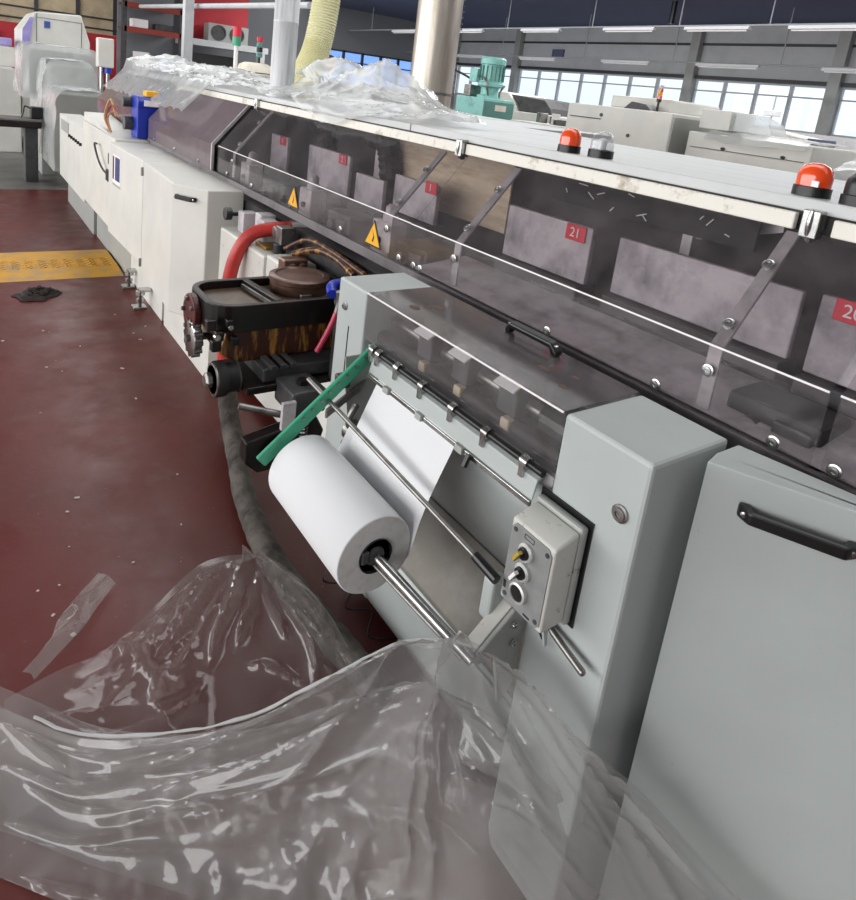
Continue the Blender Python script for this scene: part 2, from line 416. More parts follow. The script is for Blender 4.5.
# ---------------------------------------------------------------- ceiling lamps, conduits
def lamp(x, y, z, ln, label):
    t = thing('ceiling_lamp', label, 'ceiling lamp', (x, y, z), 'hanging strip lamps')
    m = MB(); m.prism([(x-.06, y-ln/2, z), (x+.06, y-ln/2, z), (x+.035, y-ln/2, z+.06), (x-.035, y-ln/2, z+.06)], (0, ln, 0)); obj('housing', m, 'lamp', t)
    m = MB(); m.cyl((x, y-ln/2+.05, z-.015), (x, y+ln/2-.05, z-.015), .018, 8); obj('tube', m, 'wtext', t)
for i, y in enumerate((5.6, 7.6, 9.6, 12.2, 15.0, 18.2)):
    lamp(12, y, 3.40, 1.3, 'strip lamp in the upper row under the dark ceiling, %s from the right' % ('first second third fourth fifth sixth'.split()[i]))
for i, y in enumerate((6.0, 8.8, 11.6, 14.8, 18.0)):
    lamp(14.6, y, 2.98, 1.5, 'strip lamp in the low row just above the windows, %s from the right' % ('first second third fourth fifth'.split()[i]))
def bar(name, label, cat, a, b, r, m='wire', group=None):
    q = MB(); q.cyl(a, b, r, 8); return tag(obj(name, q, m, None, smooth=True), label, cat, group)
bar('lamp_rail', 'thin grey rail carrying the upper row of strip lamps', 'rail', (12, -2, 3.475), (12, 21.8, 3.475), .02)
bar('lamp_rail', 'thin grey rail carrying the low row of strip lamps', 'rail', (14.6, -2, 3.055), (14.6, 21.8, 3.055), .02)
for k, y in enumerate((4.6, 6.6, 8.4, 10.6, 13.4, 16.6, 20.2)):
    bar('hanging_rod', 'thin vertical rod holding the upper lamp rail from the ceiling', 'rod', (12, y, 3.49), (12, y, 4.22), .012, group='rods of the upper lamp rail')
for k, y in enumerate((5.0, 7.6, 10.2, 13.0, 16.4, 19.6)):
    bar('hanging_rod', 'thin vertical rod holding the low lamp rail from the ceiling', 'rod', (14.6, y, 3.07), (14.6, y, 4.22), .012, group='rods of the low lamp rail')
bar('cable_tray', 'pale cable tray running overhead in front of the shelf on the back wall', 'tray', (4.3, 9, 2.62), (4.3, 19.2, 2.95), .05, 'wallg')
bar('roof_pipe', 'dark pipe hanging under the navy ceiling', 'pipe', (13.4, 9.6, 3.75), (13.4, 9.6, 4.22), .06, 'black')

# ---------------------------------------------------------------- binding machine body
bt = thing('binding_machine', 'long binding machine body with pale board top and worn white rail', 'machine', (1.9, 4, 0))
mb = MB(); mb.box(1.2, 2.3, -1.6, 6.8, .06, .62); obj('base_panel', mb, 'white', bt, .006)
mb = MB(); mb.box(1.21, 2.28, -1.6, 6.8, .62, .98); obj('dark_deck', mb, 'gap', bt)
mb = MB(); mb.prism([(1.216, -1.6, 1.058), (1.216, -1.6, 1.054), (1.43, -1.6, 1.082), (1.43, -1.6, 1.086)], (0, 3.24, 0)); obj('reflection_plate', mb, 'plate', bt)  # added sloped plate imitating the lilac reflection on the lower hood panel
mb = MB(); mb.box(1.78, 1.82, -1.6, 6.8, .98, 1.44); obj('rear_panel', mb, 'gap', bt)
mb = MB(); mb.box(1.84, 2.3, -1.6, 3.4, .98, 1.44); mb.box(1.84, 3.38, 3.4, 6.8, .98, 1.44); obj('rear_body', mb, 'grey2', bt)
mb = MB(); mb.box(1.395, 2.34, -1.6, 2.0, 1.462, 1.488); obj('top_board', mb, 'board', bt, .003)
mb = MB(); mb.box(1.395, 2.5, 2.006, 3.46, 1.462, 1.488); obj('top_board', mb, 'board', bt, .003)
mb = MB(); mb.box(1.41, 3.39, 3.466, 6.8, 1.458, 1.484); obj('top_board', mb, 'board', bt, .003)
mb = MB(); mb.box(2.505, 3.4, 2.7, 3.462, 1.456, 1.482); obj('top_board', mb, 'board', bt, .003)
for a, b in ((-1.6, .55), (.62, 1.66), (1.70, 3.42), (3.46, 5.0)):
    mb = MB(); mb.box(1.383, 1.40, a, b, 1.424, 1.458); obj('rail', mb, 'rail', bt, .003)
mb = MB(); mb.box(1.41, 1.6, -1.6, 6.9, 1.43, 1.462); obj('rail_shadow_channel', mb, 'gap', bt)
for y in (.585, 1.68, 3.44):
    mb = MB(); mb.tube([(1.372, y, 1.47), (1.368, y, 1.44), (1.378, y, 1.412), (1.40, y, 1.41)], .006, 8)
    mb.box(1.368, 1.40, y-.016, y+.016, 1.415, 1.47); obj('rail_clip', mb, 'steel', bt, .003)
mb = MB(); mb.box(1.19, 1.204, -1.2, 6.9, 1.02, 1.055); obj('hood_sill', mb, 'sill', bt, .002)

HB, HZ0, HZ1, HT, HTZ = 1.2, 1.055, 1.197, 1.392, 1.425     # hood: foot x, foot z, bend z, top x, top z
def hood(name, label, y0, y1, m, struts, bolts, e=0., handle=None, rim=True):
    t = thing(name, label, 'hood', (HB, (y0+y1)/2, HZ0), 'hoods along the machine')
    mb = MB(); x = HB-e
    mb.prism([(x, y0, HZ0), (x, y0, HZ1), (HT-e, y0, HTZ), (HT-e+.006, y0, HTZ-.004), (x+.006, y0, HZ1-.003), (x+.006, y0, HZ0)], (0, y1-y0, 0))
    obj('acrylic_panel', mb, m, t)
    if rim:
        mb = MB(); mb.tube([(x-.0015, y0, HZ1+.001), (x-.0015, y1, HZ1+.001)], .0022, 6, smooth=False); obj('bend_highlight', mb, 'wtext', t)  # white tube paints the highlight along the bend
    for y in struts:
        mb = MB()
        mb.prism([(x+.008, y-.014, HZ0+.01), (x+.014, y-.014, HZ0+.01), (x+.014, y-.014, HZ1-.006), (HT-e+.012, y-.014, HTZ-.012), (HT-e+.006, y-.014, HTZ-.006), (x+.008, y-.014, HZ1-.003)], (0, .028, 0))
        s = obj('strut', mb, 'strut', t, .002)
        dx, dz = HT-HB, HTZ-HZ1; nrm = V((-dz, 0, dx)).normalized()
        for p, n in (((x-.001, y, HZ1-.05), (-1, 0, 0)), ((x+dx*.18, y, HZ1+dz*.18), nrm), ((x+dx*.68, y, HZ1+dz*.68), nrm)):
            bolt(p, n, .009, t)
    for y in bolts: bolt((x-.001, y, HZ0+.016), (-1, 0, 0), .009, t)
    return t
mb_l = hood('acrylic_hood', 'lilac dusty acrylic hood beside the white cabinets, left of the first clear hood', 3.60, 4.98, 'acrylicp', (), (3.8, 4.3, 4.8), .012, rim=False)
hood('acrylic_hood', 'far lilac acrylic hood behind the blue clamp', 5.3, 7.0, 'acrylicp', (), (5.6, 6.4), .006, rim=False)
hood('acrylic_hood', 'smoky acrylic hood carrying two warning triangles, left of the glue tray end', 1.655, 3.50, 'acrylic', (1.79, 3.28), (1.70, 2.1, 2.55, 3.0, 3.35))
hood('acrylic_hood', 'smoky acrylic hood with two struts behind the unit with the paper roll', .412, 1.645, 'acrylic', (.62, 1.42), (.475, .72, 1.03, 1.575, 1.61), .004)
hood('acrylic_hood', 'smoky acrylic hood showing red tag 20 at the right edge', -1.2, .396, 'acrylic', (-.5,), (.385-.01, -.1), .0)
# dusty end panel of the lilac hood and its metal edge
et = thing('hood_end_frame', 'pale metal end frame closing the lilac hood', 'frame', (1.2, 3.57, 1.05))
mb = MB(); mb.prism([(1.188, 3.575, 1.055), (1.188, 3.575, 1.2), (1.385, 3.575, 1.428), (1.40, 3.575, 1.42), (1.204, 3.575, 1.192), (1.204, 3.575, 1.055)], (0, .018, 0)); obj('edge_strip', mb, 'strut', et, .002)
mb = MB(); mb.prism([(1.21, 3.535, 1.055), (1.21, 3.535, 1.19), (1.39, 3.535, 1.41), (1.6, 3.535, 1.41), (1.6, 3.535, 1.055)], (0, .006, 0)); obj('inner_plate', mb, 'acrylic', et)

# number tagged clamp plates and other things behind the acrylic
def clamp(label, y0, y1, z0, z1, x, tagtxt=None, ty=None, tz=None, cat='clamp plate'):
    t = thing('clamp_plate', label, cat, (x, (y0+y1)/2, z0), 'clamp plates inside the hoods')
    mb = MB(); mb.box(x, x+.02, y0, y1, z0, z1); obj('plate', mb, 'plate', t, .004)
    mb = MB(); mb.box(x-.03, x+.06, y0, y1, z0-.045, z0-.004); obj('jaw', mb, 'dgrey', t, .004)
    mb = MB(); mb.box(x+.03, x+.05, y0+.04, y1-.04, .985, z0-.05); obj('carrier', mb, 'gap', t)
    if tagtxt:
        mb = MB(); w = .036
        mb.box(x-.006, x-.001, ty-w, ty+w, tz-.023, tz+.023); g = obj('number_tag', mb, 'red', t, .004, label='red tag with white number '+tagtxt)
        text(tagtxt, .038, (x-.0075, ty, tz), (0, -1, 0), (0, 0, 1), 'wtext', g)
    return t
clamp('grey clamp plate with red tag 21 behind the smoky hood', 1.16, 1.50, 1.13, 1.292, 1.46, '21', 1.215, 1.268)
clamp('plain grey clamp plate to the right of the one tagged 21', .60, 1.07, 1.14, 1.293, 1.46)
clamp('grey clamp plate with red tag 20 at the right edge', .02, .565, 1.13, 1.30, 1.46, '20', .50, 1.28)
clamp('grey clamp plate with red tag 1 in front of the beige board', 1.93, 2.22, 1.12, 1.27, 1.5, '1', 1.965, 1.258)
clamp('grey clamp plate with red tag 2 beside the coiled black duct', 2.60, 3.02, 1.1, 1.285, 1.5, '2', 2.66, 1.262)
clamp('grey clamp plate with red tag 1 near the end frame', 3.28, 3.50, 1.1, 1.285, 1.5, '1', 3.335, 1.262)
clamp('clear narrow clamp plate left of the beige board', 2.27, 2.5, 1.1, 1.23, 1.48)
mb = MB(); mb.box(1.65, 1.66, 1.70, 2.44, 1.14, 1.43); tag(obj('beige_board', mb, 'wood', None, .003), 'beige board standing behind the smoky hood', 'board')
t = thing('bracket', 'grey drilled bracket standing at the left end of the beige board', 'bracket', (1.6, 2.5, .985))
mb = MB(); mb.box(1.6, 1.63, 2.46, 2.55, .985, 1.40); obj('plate', mb, 'plate', t, .004)
mb = MB(); mb.cyl((1.596, 2.505, 1.33), (1.60, 2.505, 1.33), .016, 16); obj('hole_cap', mb, 'black', t)
for k, (y, lab) in enumerate(((2.36, 'ribbed black duct bowed behind the tag 2 plate'), (2.95, 'ribbed black duct bowed left of the tag 2 plate'))):
    mb = MB(); mb.tube([(1.66, y+.30, 1.36), (1.62, y+.22, 1.405), (1.60, y+.1, 1.36), (1.6, y+.05, 1.24), (1.62, y+.02, 1.0)], .045, 12, 9, rib=.16)
    tag(obj('flexible_duct', mb, 'rubber', None, smooth=False), lab, 'duct')
for k, (y, lab) in enumerate(((3.36, 'small grey valve with a domed knob under the left red tag'), (2.62, 'small grey valve with a domed knob under red tag 2'), (1.98, 'small grey valve under the middle red tag'))):
    t = thing('valve', lab, 'valve', (1.34, y, .985), 'valves behind the hood')
    mb = MB(); mb.box(1.30, 1.38, y-.06, y+.06, .985, 1.13); obj('body', mb, 'plate', t, .006)
    mb = MB(); mb.lathe((1.34, y, 1.13), (0, 0, 1), [(.03, 0), (.03, .02), (.022, .024), (.022, .05), (.012, .062), (.002, .064)], 18); obj('knob', mb, 'plate', t, smooth=True)
    mb = MB(); mb.cyl((1.288, y, 1.06), (1.30, y, 1.06), .012, 12); obj('port', mb, 'black', t)
for k, (y, lab) in enumerate(((2.25, 'dark motor block behind the right warning triangle'), (1.74, 'dark motor block at the joint between two smoky hoods'), (.52, 'dark machine block low behind the right smoky hood'), (2.95, 'dark block behind the left warning triangle'))):
    t = thing('motor_block', lab, 'motor', (1.3, y, .985), 'dark blocks behind the hood')
    mb = MB(); mb.box(1.27, 1.4, y-.09, y+.09, .985, 1.10); obj('body', mb, 'gap', t, .01)
    mb = MB(); mb.cyl((1.25, y+.03, 1.05), (1.27, y+.03, 1.05), .02, 16); obj('shaft_end', mb, 'steel2', t, smooth=True)
    mb = MB(); mb.box(1.255, 1.272, y-.08, y-.01, 1.0, 1.085); obj('cover', mb, 'dgrey', t, .004)
mb = MB(); mb.box(1.66, 1.67, .82, 1.52, 1.31, 1.44); tag(obj('shredded_liner', mb, 'rubber', None), 'black liner hanging behind the clamp plate tagged 21', 'liner')
for k in range(14):
    y = .9+.045*k+rnd.uniform(-.02, .02); z = rnd.uniform(1.32, 1.425); a = rnd.uniform(-1, 1)
    mb = MB(); mb.obox((1.655, y, z), (.002, rnd.uniform(.012, .04), .003), Matrix.Rotation(a, 3, 'X'))
    tag(obj('paper_shred', mb, 'wtext'), 'white paper shred stuck on the black liner behind the hood', 'shred', 'paper shreds on the black liner')
t = thing('diagonal_brace', 'pale pink diagonal brace behind the smoky hood right of tag 21', 'brace', (1.6, .95, .985))
mb = MB(); mb.prism([(1.7, .78, 1.40), (1.72, .78, 1.40), (1.72, 1.02, 1.32), (1.7, 1.02, 1.32)], (0, 0, -.03)); obj('arm', mb, 'strut', t)
mb = MB(); mb.box(1.68, 1.72, 1.0, 1.03, .985, 1.42); obj('post', mb, 'strut', t)
for y, lab in ((2.52, 'yellow warning triangle on the hood, left of the pair'), (1.865, 'yellow warning triangle on the hood just right of the glue tray')):
    t = thing('warning_sign', lab, 'sign', (1.197, y, 1.07), 'warning triangles on the hood')
    mb = MB(); mb.prism([(1.1985, y-.058, 1.068), (1.1985, y+.058, 1.068), (1.1985, y, 1.162)], (-.0012, 0, 0)); obj('border', mb, 'black', t)
    mb = MB(); mb.prism([(1.197, y-.047, 1.0735), (1.197, y+.047, 1.0735), (1.197, y, 1.151)], (-.001, 0, 0)); obj('face', mb, 'yellow', t)
    mb = MB(); mb.prism([(1.1958, y-.004, 1.083), (1.1958, y+.004, 1.087), (1.1958, y-.004, 1.105), (1.1958, y+.008, 1.125), (1.1958, y-.010, 1.103)], (-.0006, 0, 0)); obj('bolt_symbol', mb, 'dtext', t)

# beacons on the board
def beacon(x, y, r, h, lens, label):
    z = 1.4885
    t = thing('beacon_lamp', label, 'beacon', (x, y, z), 'beacons on the machine top')
    mb = MB(); mb.lathe((x, y, z), (0, 0, 1), [(r*1.06, 0), (r*1.06, h*.28), (r*.9, h*.3)], 28); obj('base', mb, 'black', t, smooth=True)
    mb = MB(); mb.lathe((x, y, z+h*.3), (0, 0, 1), [(r*.97, 0), (r*.97, h*.3), (r*.9, h*.47), (r*.68, h*.61), (r*.36, h*.68), (.001, h*.7)], 28); obj('lens', mb, lens, t, smooth=True)
    return t
beacon(1.43, 1.27, .030, .066, 'orange', 'small orange beacon lamp on the board beside the clear one')
b = beacon(1.45, 1.175, .032, .070, 'dome', 'clear domed beacon lamp next to the small orange one')
mb = MB(); mb.lathe((1.45, 1.175, 1.51), (0, 0, 1), [(.012, 0), (.012, .025), (.004, .03)], 12); obj('bulb', mb, 'lamp', b, smooth=True)
b = beacon(1.47, .640, .034, .068, 'orange', 'large orange beacon lamp nearest the right edge')
mb = MB(); mb.obox((1.4385, .628, 1.5155), (.002, .03, .012), rotz(-.4)); obj('sticker', mb, 'wtext', b)
beacon(1.44, .535, .034, .066, 'black', 'black beacon lamp cut by the right picture edge')

# ducts standing on the board
t = thing('chimney_pipe', 'thin pale galvanised duct standing near the front edge of the board', 'pipe', (1.56, 3.55, 1.486))
mb = MB(); mb.lathe((1.56, 3.55, 1.486), (0, 0, 1), [(.068, 0), (.068, .4), (.0695, .402), (.0695, .41), (.068, .412), (.068, 2.9)], 32); obj('duct', mb, 'galv', t, smooth=True)
mb = MB(); mb.lathe((1.56, 3.55, 1.486), (0, 0, 1), [(.085, 0), (.085, .012), (.069, .014)], 32); obj('flange', mb, 'galv', t, smooth=True)
t = thing('duct_pipe', 'wide stainless duct standing on the board with a strap near its foot', 'pipe', (3.2, 4.38, 1.486))
mb = MB(); mb.lathe((3.2, 4.38, 1.486), (0, 0, 1), [(.175, 0), (.175, 2.9)], 40); obj('duct', mb, 'pipe', t, smooth=True)
mb = MB(); mb.lathe((3.2, 4.38, 1.60), (0, 0, 1), [(.1755, 0), (.18, .003), (.18, .018), (.1755, .021)], 40); mb.box(3.0, 3.03, 4.33, 4.40, 1.595, 1.63); obj('strap', mb, 'steel2', t, smooth=True)
mb = MB()
for k in range(58): mb.box(3.37, 3.379, 4.30, 4.31, 1.62+k*.045, 1.63+k*.045)
obj('seam_rivet', mb, 'steel2', t)['kind'] = 'stuff'
t = thing('ribbed_hose', 'pale yellow ribbed hose rising between the two metal ducts', 'hose', (2.02, 4.0, 1.486))
mb = MB(); mb.tube([(1.86, 3.95, 1.486), (1.90, 3.97, 1.62), (1.98, 4.0, 1.80), (2.02, 4.0, 2.1), (2.03, 4.0, 2.5), (2.03, 4.0, 4.3)], .085, 20, 36, rib=.09, smooth=True); obj('corrugated_tube', mb, 'ykhaki', t)

# ---------------------------------------------------------------- polythene
def creases(n, seed, focus=None):
    """folds as line segments in sheet space: (u, v, du, dv, length, width, height)"""
    q = random.Random(seed); out = []
    for k in range(n):
        if focus and k % 3 < 2:
            u, v = focus; a = q.uniform(.0, PI); ln = q.uniform(.12, .6)
            u += q.uniform(-.03, .03); v += q.uniform(-.02, .02)
        else:
            u, v, a, ln = q.uniform(0, 1), q.uniform(0, 1), q.uniform(-.5, .9), q.uniform(.06, .3)
        out.append((u, v, math.cos(a), math.sin(a), ln, q.uniform(.004, .013), q.uniform(.35, 1)*q.choice((1, 1, -.7))))
    return out
def wrinkled(rows, sub, amp, freq, seed, n=60, focus=None, extra=(), crumple=()):
    """smooth surface through control rows, broad billows, then long pinched folds"""
    cols_ = [spline([V(p) for p in r], sub) for r in rows]
    n_u = len(cols_[0]); byc = [spline([cols_[i][k] for i in range(len(rows))], sub) for k in range(n_u)]
    m = len(byc[0]); CR = creases(n, seed, focus)+list(extra); out = []
    for i in range(m):
        r = []
        for k in range(n_u):
            p = byc[k][i].copy(); u, v = k/(n_u-1), i/(m-1)
            q = V((p.x*freq, p.y*freq, p.z*freq*.7+seed))
            d = .45*NZ.noise(q)+.2*NZ.noise(q*2.6)
            for cu, cv, cx, cy, ln, w, hgt in CR:
                a = (u-cu)*cx+(v-cv)*cy
                if -.02 < a < ln:
                    b_ = abs(-(u-cu)*cy+(v-cv)*cx+.005*math.sin(a*26+cu*9))
                    ww = w*(1+1.2*a/ln)
                    if b_ < ww*4: d += hgt*math.exp(-b_/ww)*(1-a/ln)**.5*min(1, (a+.02)*20)*1.7
            for cu, cv, ru, rv, k_ in crumple:
                g = math.exp(-((u-cu)/ru)**2-((v-cv)/rv)**2)
                if g > .03:
                    q2 = q*3.2+V((seed, 2, 5)); q3 = q*7.5
                    d += k_*g*((1-abs(NZ.noise(q2))*2.6)+.25*(1-abs(NZ.noise(q3))*2.6)-.4)*.6
            e = min(1, 6*min(v, 1-v, u, 1-u)+.3)
            d *= amp*e
            p += V((-.45*d, -.25*d, d)); p.z = max(p.z, .004)
            r.append(p)
        out.append(r)
    return out
FRONT = [
 [(-0.024,1.553,0.100),(0.089,1.420,0.100),(0.195,1.282,0.120),(0.330,1.130,0.205),(0.464,1.008,0.300),(0.590,0.920,0.415),(0.695,0.823,0.545),(0.759,0.701,0.620),(0.814,0.622,0.600),(0.865,0.520,0.550),(0.946,0.434,0.480),(0.997,0.337,0.420),(1.049,0.231,0.360)],
 [(-0.027,1.452,0.060),(0.073,1.346,0.060),(0.182,1.195,0.080),(0.317,1.084,0.150),(0.452,0.967,0.240),(0.587,0.872,0.340),(0.680,0.797,0.440),(0.730,0.702,0.520),(0.773,0.613,0.520),(0.818,0.524,0.480),(0.871,0.434,0.420),(0.924,0.349,0.360),(0.986,0.249,0.300)],
 [(-0.030,1.331,0.030),(0.057,1.249,0.030),(0.170,1.116,0.050),(0.303,1.023,0.100),(0.439,0.920,0.160),(0.571,0.823,0.240),(0.647,0.758,0.330),(0.678,0.673,0.420),(0.718,0.583,0.430),(0.770,0.506,0.400),(0.818,0.424,0.340),(0.871,0.350,0.280),(0.928,0.251,0.240)],
 [(-0.032,1.239,0.012),(0.042,1.167,0.012),(0.162,1.055,0.030),(0.291,0.968,0.050),(0.425,0.869,0.080),(0.554,0.773,0.150),(0.629,0.707,0.220),(0.672,0.639,0.300),(0.705,0.545,0.330),(0.759,0.468,0.280),(0.802,0.408,0.240),(0.849,0.334,0.200),(0.901,0.236,0.180)],
 [(-0.032,1.213,0.006),(0.032,1.151,0.006),(0.141,1.034,0.010),(0.276,0.905,0.020),(0.400,0.793,0.030),(0.525,0.701,0.060),(0.605,0.649,0.120),(0.649,0.583,0.180),(0.690,0.499,0.200),(0.739,0.425,0.180),(0.777,0.365,0.150),(0.828,0.299,0.120),(0.891,0.211,0.100)],
]
BACK = [
 [(0.066,1.547,0.030),(0.178,1.557,0.050),(0.299,1.571,0.050),(0.437,1.658,0.050),(0.633,1.771,0.060),(0.785,1.675,0.100),(0.827,1.485,0.140),(0.845,1.325,0.140),(0.845,1.195,0.120)],
 [(0.049,1.439,0.030),(0.163,1.435,0.060),(0.288,1.441,0.050),(0.438,1.500,0.050),(0.590,1.545,0.080),(0.712,1.493,0.090),(0.762,1.347,0.140),(0.801,1.213,0.140),(0.834,1.082,0.120)],
 [(0.033,1.320,0.030),(0.142,1.344,0.050),(0.263,1.310,0.060),(0.395,1.292,0.080),(0.523,1.340,0.060),(0.629,1.287,0.090),(0.705,1.219,0.100),(0.777,1.112,0.120),(0.846,1.002,0.100)],
 [(0.019,1.224,0.020),(0.131,1.243,0.030),(0.244,1.204,0.030),(0.360,1.156,0.040),(0.455,1.130,0.040),(0.553,1.094,0.050),(0.662,1.062,0.050),(0.752,1.004,0.060),(0.827,0.918,0.050)],
]
TAIL = [
 [(0.107,1.594,0.050),(0.173,1.616,0.100),(0.203,1.711,0.070),(0.257,1.766,0.080),(0.338,1.899,0.030)],
 [(0.125,1.585,0.045),(0.188,1.626,0.085),(0.235,1.697,0.075),(0.286,1.764,0.065),(0.36,1.872,0.035)],
 [(0.132,1.576,0.030),(0.203,1.632,0.040),(0.267,1.682,0.050),(0.314,1.761,0.030),(0.380,1.844,0.020)],
]
t = thing('plastic_sheet', 'large clear plastic sheet hung over the roll shaft and spread to the floor in front', 'plastic sheet', (.5, 1.0, 0))
mb = MB(); mb.grid(wrinkled(FRONT, 20, .017, 4.2, 1.7, 75, (.57, .01), [(.57, -.02, .02, 1, .95, .008, 3.4), (.585, -.02, -.05, 1, .9, .006, 2.6), (.60, .02, .9, .30, .42, .006, 2.8), (.61, .0, .8, .55, .5, .006, 2.6), (.62, .05, .96, .22, .36, .005, 2.8), (.12, .10, 1, -.06, .5, .005, 2.6), (.15, .20, 1, -.08, .4, .007, -1.6), (.2, .42, 1, -.02, .3, .008, 1.0), (.52, .02, -.35, .9, .6, .007, 1.4), (.5, .03, -.8, .5, .5, .007, 1.2)], ((.42, .85, .12, .25, 1.1), (.57, .1, .06, .2, .9), (.15, .9, .14, .14, .9), (.72, .35, .12, .3, .5), (.3, .6, .3, .3, .25)))); obj('upper_layer', mb, 'sheet', t, smooth=True)
low = [[(min(x+.05, .88 if y > .46 else 9), y+.05, max(z*.72-.015, .006)) for x, y, z in r] for r in FRONT]
mb = MB(); mb.grid(wrinkled(low, 16, .02, 5, 4.2, 60, (.55, .05), (), ((.5, .6, .3, .4, .6), (.2, .5, .2, .5, .4)))); obj('lower_layer', mb, 'sheetl', t, smooth=True)
hem = spline([V(p) for p in FRONT[0]], 8)
mb = MB(); mb.tube([p+V((0, 0, .012+.004*NZ.noise(p*25))) for p in hem[10:58]], lambda q: max(.001, .0034+.004*NZ.noise(V((q*14, 2, 1)))), 8, 1, smooth=False); obj('hem_highlight', mb, 'sheetw', t, smooth=True)  # whiter tube paints the bright highlight along the top crease
t = thing('plastic_sheet', 'thin clear plastic sheet lying on the red floor behind the hung sheet', 'plastic sheet', (.45, 1.4, 0))
mb = MB(); mb.grid(wrinkled(BACK, 20, .02, 4, 9.1, 60, (.62, .1), [(.62, .05, -.25, 1, .6, .008, 2.2), (.66, .05, -.2, 1, .55, .006, 1.5), (.3, .05, .1, 1, .7, .007, 1.3), (.85, .1, -.1, 1, .6, .008, 1.5)], ((.85, .3, .15, .3, .6), (.3, .6, .2, .3, .5)))); obj('film', mb, 'sheetf', t, smooth=True)
mb = MB(); mb.grid(wrinkled(TAIL, 10, .008, 9, 2.3, 16)); obj('twisted_tail', mb, 'sheet', t, smooth=True)

def heap(name, label, f, x0, x1, y0, y1, nx, ny, seed, amp=.03, m='sheetw'):
    rows = []
    for i in range(nx+1):
        r = []
        for k in range(ny+1):
            x = x0+(x1-x0)*i/nx; y = y0+(y1-y0)*k/ny
            X, Y, Z = f(x, y)
            q = V((X*4.5, Y*4.5, seed)); a = 1-abs(NZ.noise(q))*2; b_ = 1-abs(NZ.noise(q*2.4+V((2, 8, 1))))*2.2
            ed = 1 if 0 < k < ny else .4
            r.append((X+.02*NZ.noise(q*1.3), Y+.03*NZ.noise(q*1.1+V((5, 5, 5))), Z+ed*amp*(a*abs(a)+.45*b_*abs(b_))))
        rows.append(r)
    mb = MB(); mb.grid(rows); return tag(obj(name, mb, m, None, smooth=True), label, 'plastic sheet')
def f1(s_, t_):
    xm = 1.75+.5*min(1, t_*1.5); X = 1.30+(xm-1.30)*s_
    ym = 3.41 if X < 1.64 else min(3.80, 3.41+(X-1.64)*4); Y = 1.98+(ym-1.98)*t_
    h = .23*math.exp(-((X-1.88)/.26)**2-((Y-3.55)/.34)**2)+.205*math.exp(-((X-1.85)/.24)**2-((Y-2.93)/.26)**2)+.05*math.exp(-((X-1.6)/.2)**2-((Y-2.5)/.3)**2)
    Z = 1.502+h
    if X < 1.36: Z = 1.502-(1.36-X)*1.5*max(0, 1-abs(Y-2.6)/.4)
    return (max(X, 1.345), Y, Z)
heap('plastic_sheet', 'heaped white plastic sheet on the board between the two metal ducts', f1, 0, 1, 0, 1, 70, 90, 3.3, .028)
def f2(s_, t_):
    X = 1.20+1.3*s_; Y = 4.12+2.7*t_
    h = .10*math.exp(-((X-1.9)/.45)**2-((Y-5.6)/.6)**2)+.14*math.exp(-((X-1.75)/.4)**2-((Y-6.7)/.5)**2)
    Z = 1.495+h
    xe = 1.39-.12*max(0, math.sin((Y-4.4)*1.6))
    if X < 1.39: Z = 1.495-(1.39-X)*(1.18 if Y > 4.2 else .1)*(1 if X > xe else .9)
    if Y < 4.2: X = max(X, 1.36)
    return (X, Y, Z+.004)
heap('plastic_sheet', 'white plastic sheet heaped over the far end of the machine top', f2, 0, 1, 0, 1, 60, 100, 8.8, .03)

# ---------------------------------------------------------------- white cabinets at the aisle side, left
def cab_poly(pts, z0, z1): m = MB(); m.prism([(x, y, z0) for x, y in pts], (0, 0, z1-z0)); return m
def handle(parent, p, d, n, ln, name='handle', m='black'):
    """bow handle: p centre on the surface, d along, n out"""
    p, d, n = V(p), V(d).normalized(), V(n).normalized(); h = ln/2
    mb = MB(); u = d.cross(n)
    prof = [(-h, 0), (-h, .012), (-h*.8, .030), (h*.8, .030), (h, .012), (h, 0), (h*.8, 0), (h*.74, .016), (-h*.74, .016), (-h*.8, 0)]
    mb.prism([p+d*a+n*b-u*.011 for a, b in prof], u*.022)
    o = obj(name, mb, m, parent, .004)
    for s in (-1, 1):
        mb = MB(); mb.lathe(p+d*s*h*.88+n*.019, n, [(.006, 0), (.006, .004), (.003, .005)], 10); obj('screw', mb, 'steel', o)
    return o
t = thing('cabinet', 'white cabinet with a chamfered corner, black handle and levelling feet, left of the glue tray', 'cabinet', (1.07, 3.5, 0), 'white cabinets along the aisle')
mb = cab_poly([(.93, 3.99), (.904, 3.274), (1.016, 3.079), (1.198, 3.079), (1.198, 3.99)], .36, 1.03); obj('body', mb, 'white', t, .006)
mb = MB(); mb.prism([(1.075, 3.13, 0.0), (1.19, 3.13, 0.0), (1.19, 3.99, 0.0), (1.075, 3.99, 0.0)], (0, 0, .36)); obj('plinth', mb, 'white', t, .003)
d = V((1.016-.904, 3.079-3.274, 0)).normalized(); handle(t, (.950, 3.194, .972), d, (d.y, -d.x, 0), .13)
for z in (.97, .42):
    mb = MB(); mb.cyl((.922, 3.985, z-.025), (.922, 3.985, z+.025), .007, 10); obj('hinge', mb, 'steel2', t)
t2 = thing('cabinet', 'white cabinet with a blue and white label, behind the chamfered cabinet', 'cabinet', (1.07, 4.4, 0), 'white cabinets along the aisle')
mb = cab_poly([(.905, 4.87), (.93, 4.0), (1.19, 4.0), (1.19, 4.87)], .40, 1.03); obj('body', mb, 'white', t2, .006)
mb = MB(); mb.box(1.08, 1.19, 4.06, 4.94, 0, .40); obj('plinth', mb, 'white', t2, .003)
mb = MB(); mb.prism([(.9085, 4.74, .775), (.9165, 4.52, .775), (.9165, 4.52, .965), (.9085, 4.74, .965)], (-.0012, 0, 0)); g = obj('label_plate', mb, 'wtext', t2)
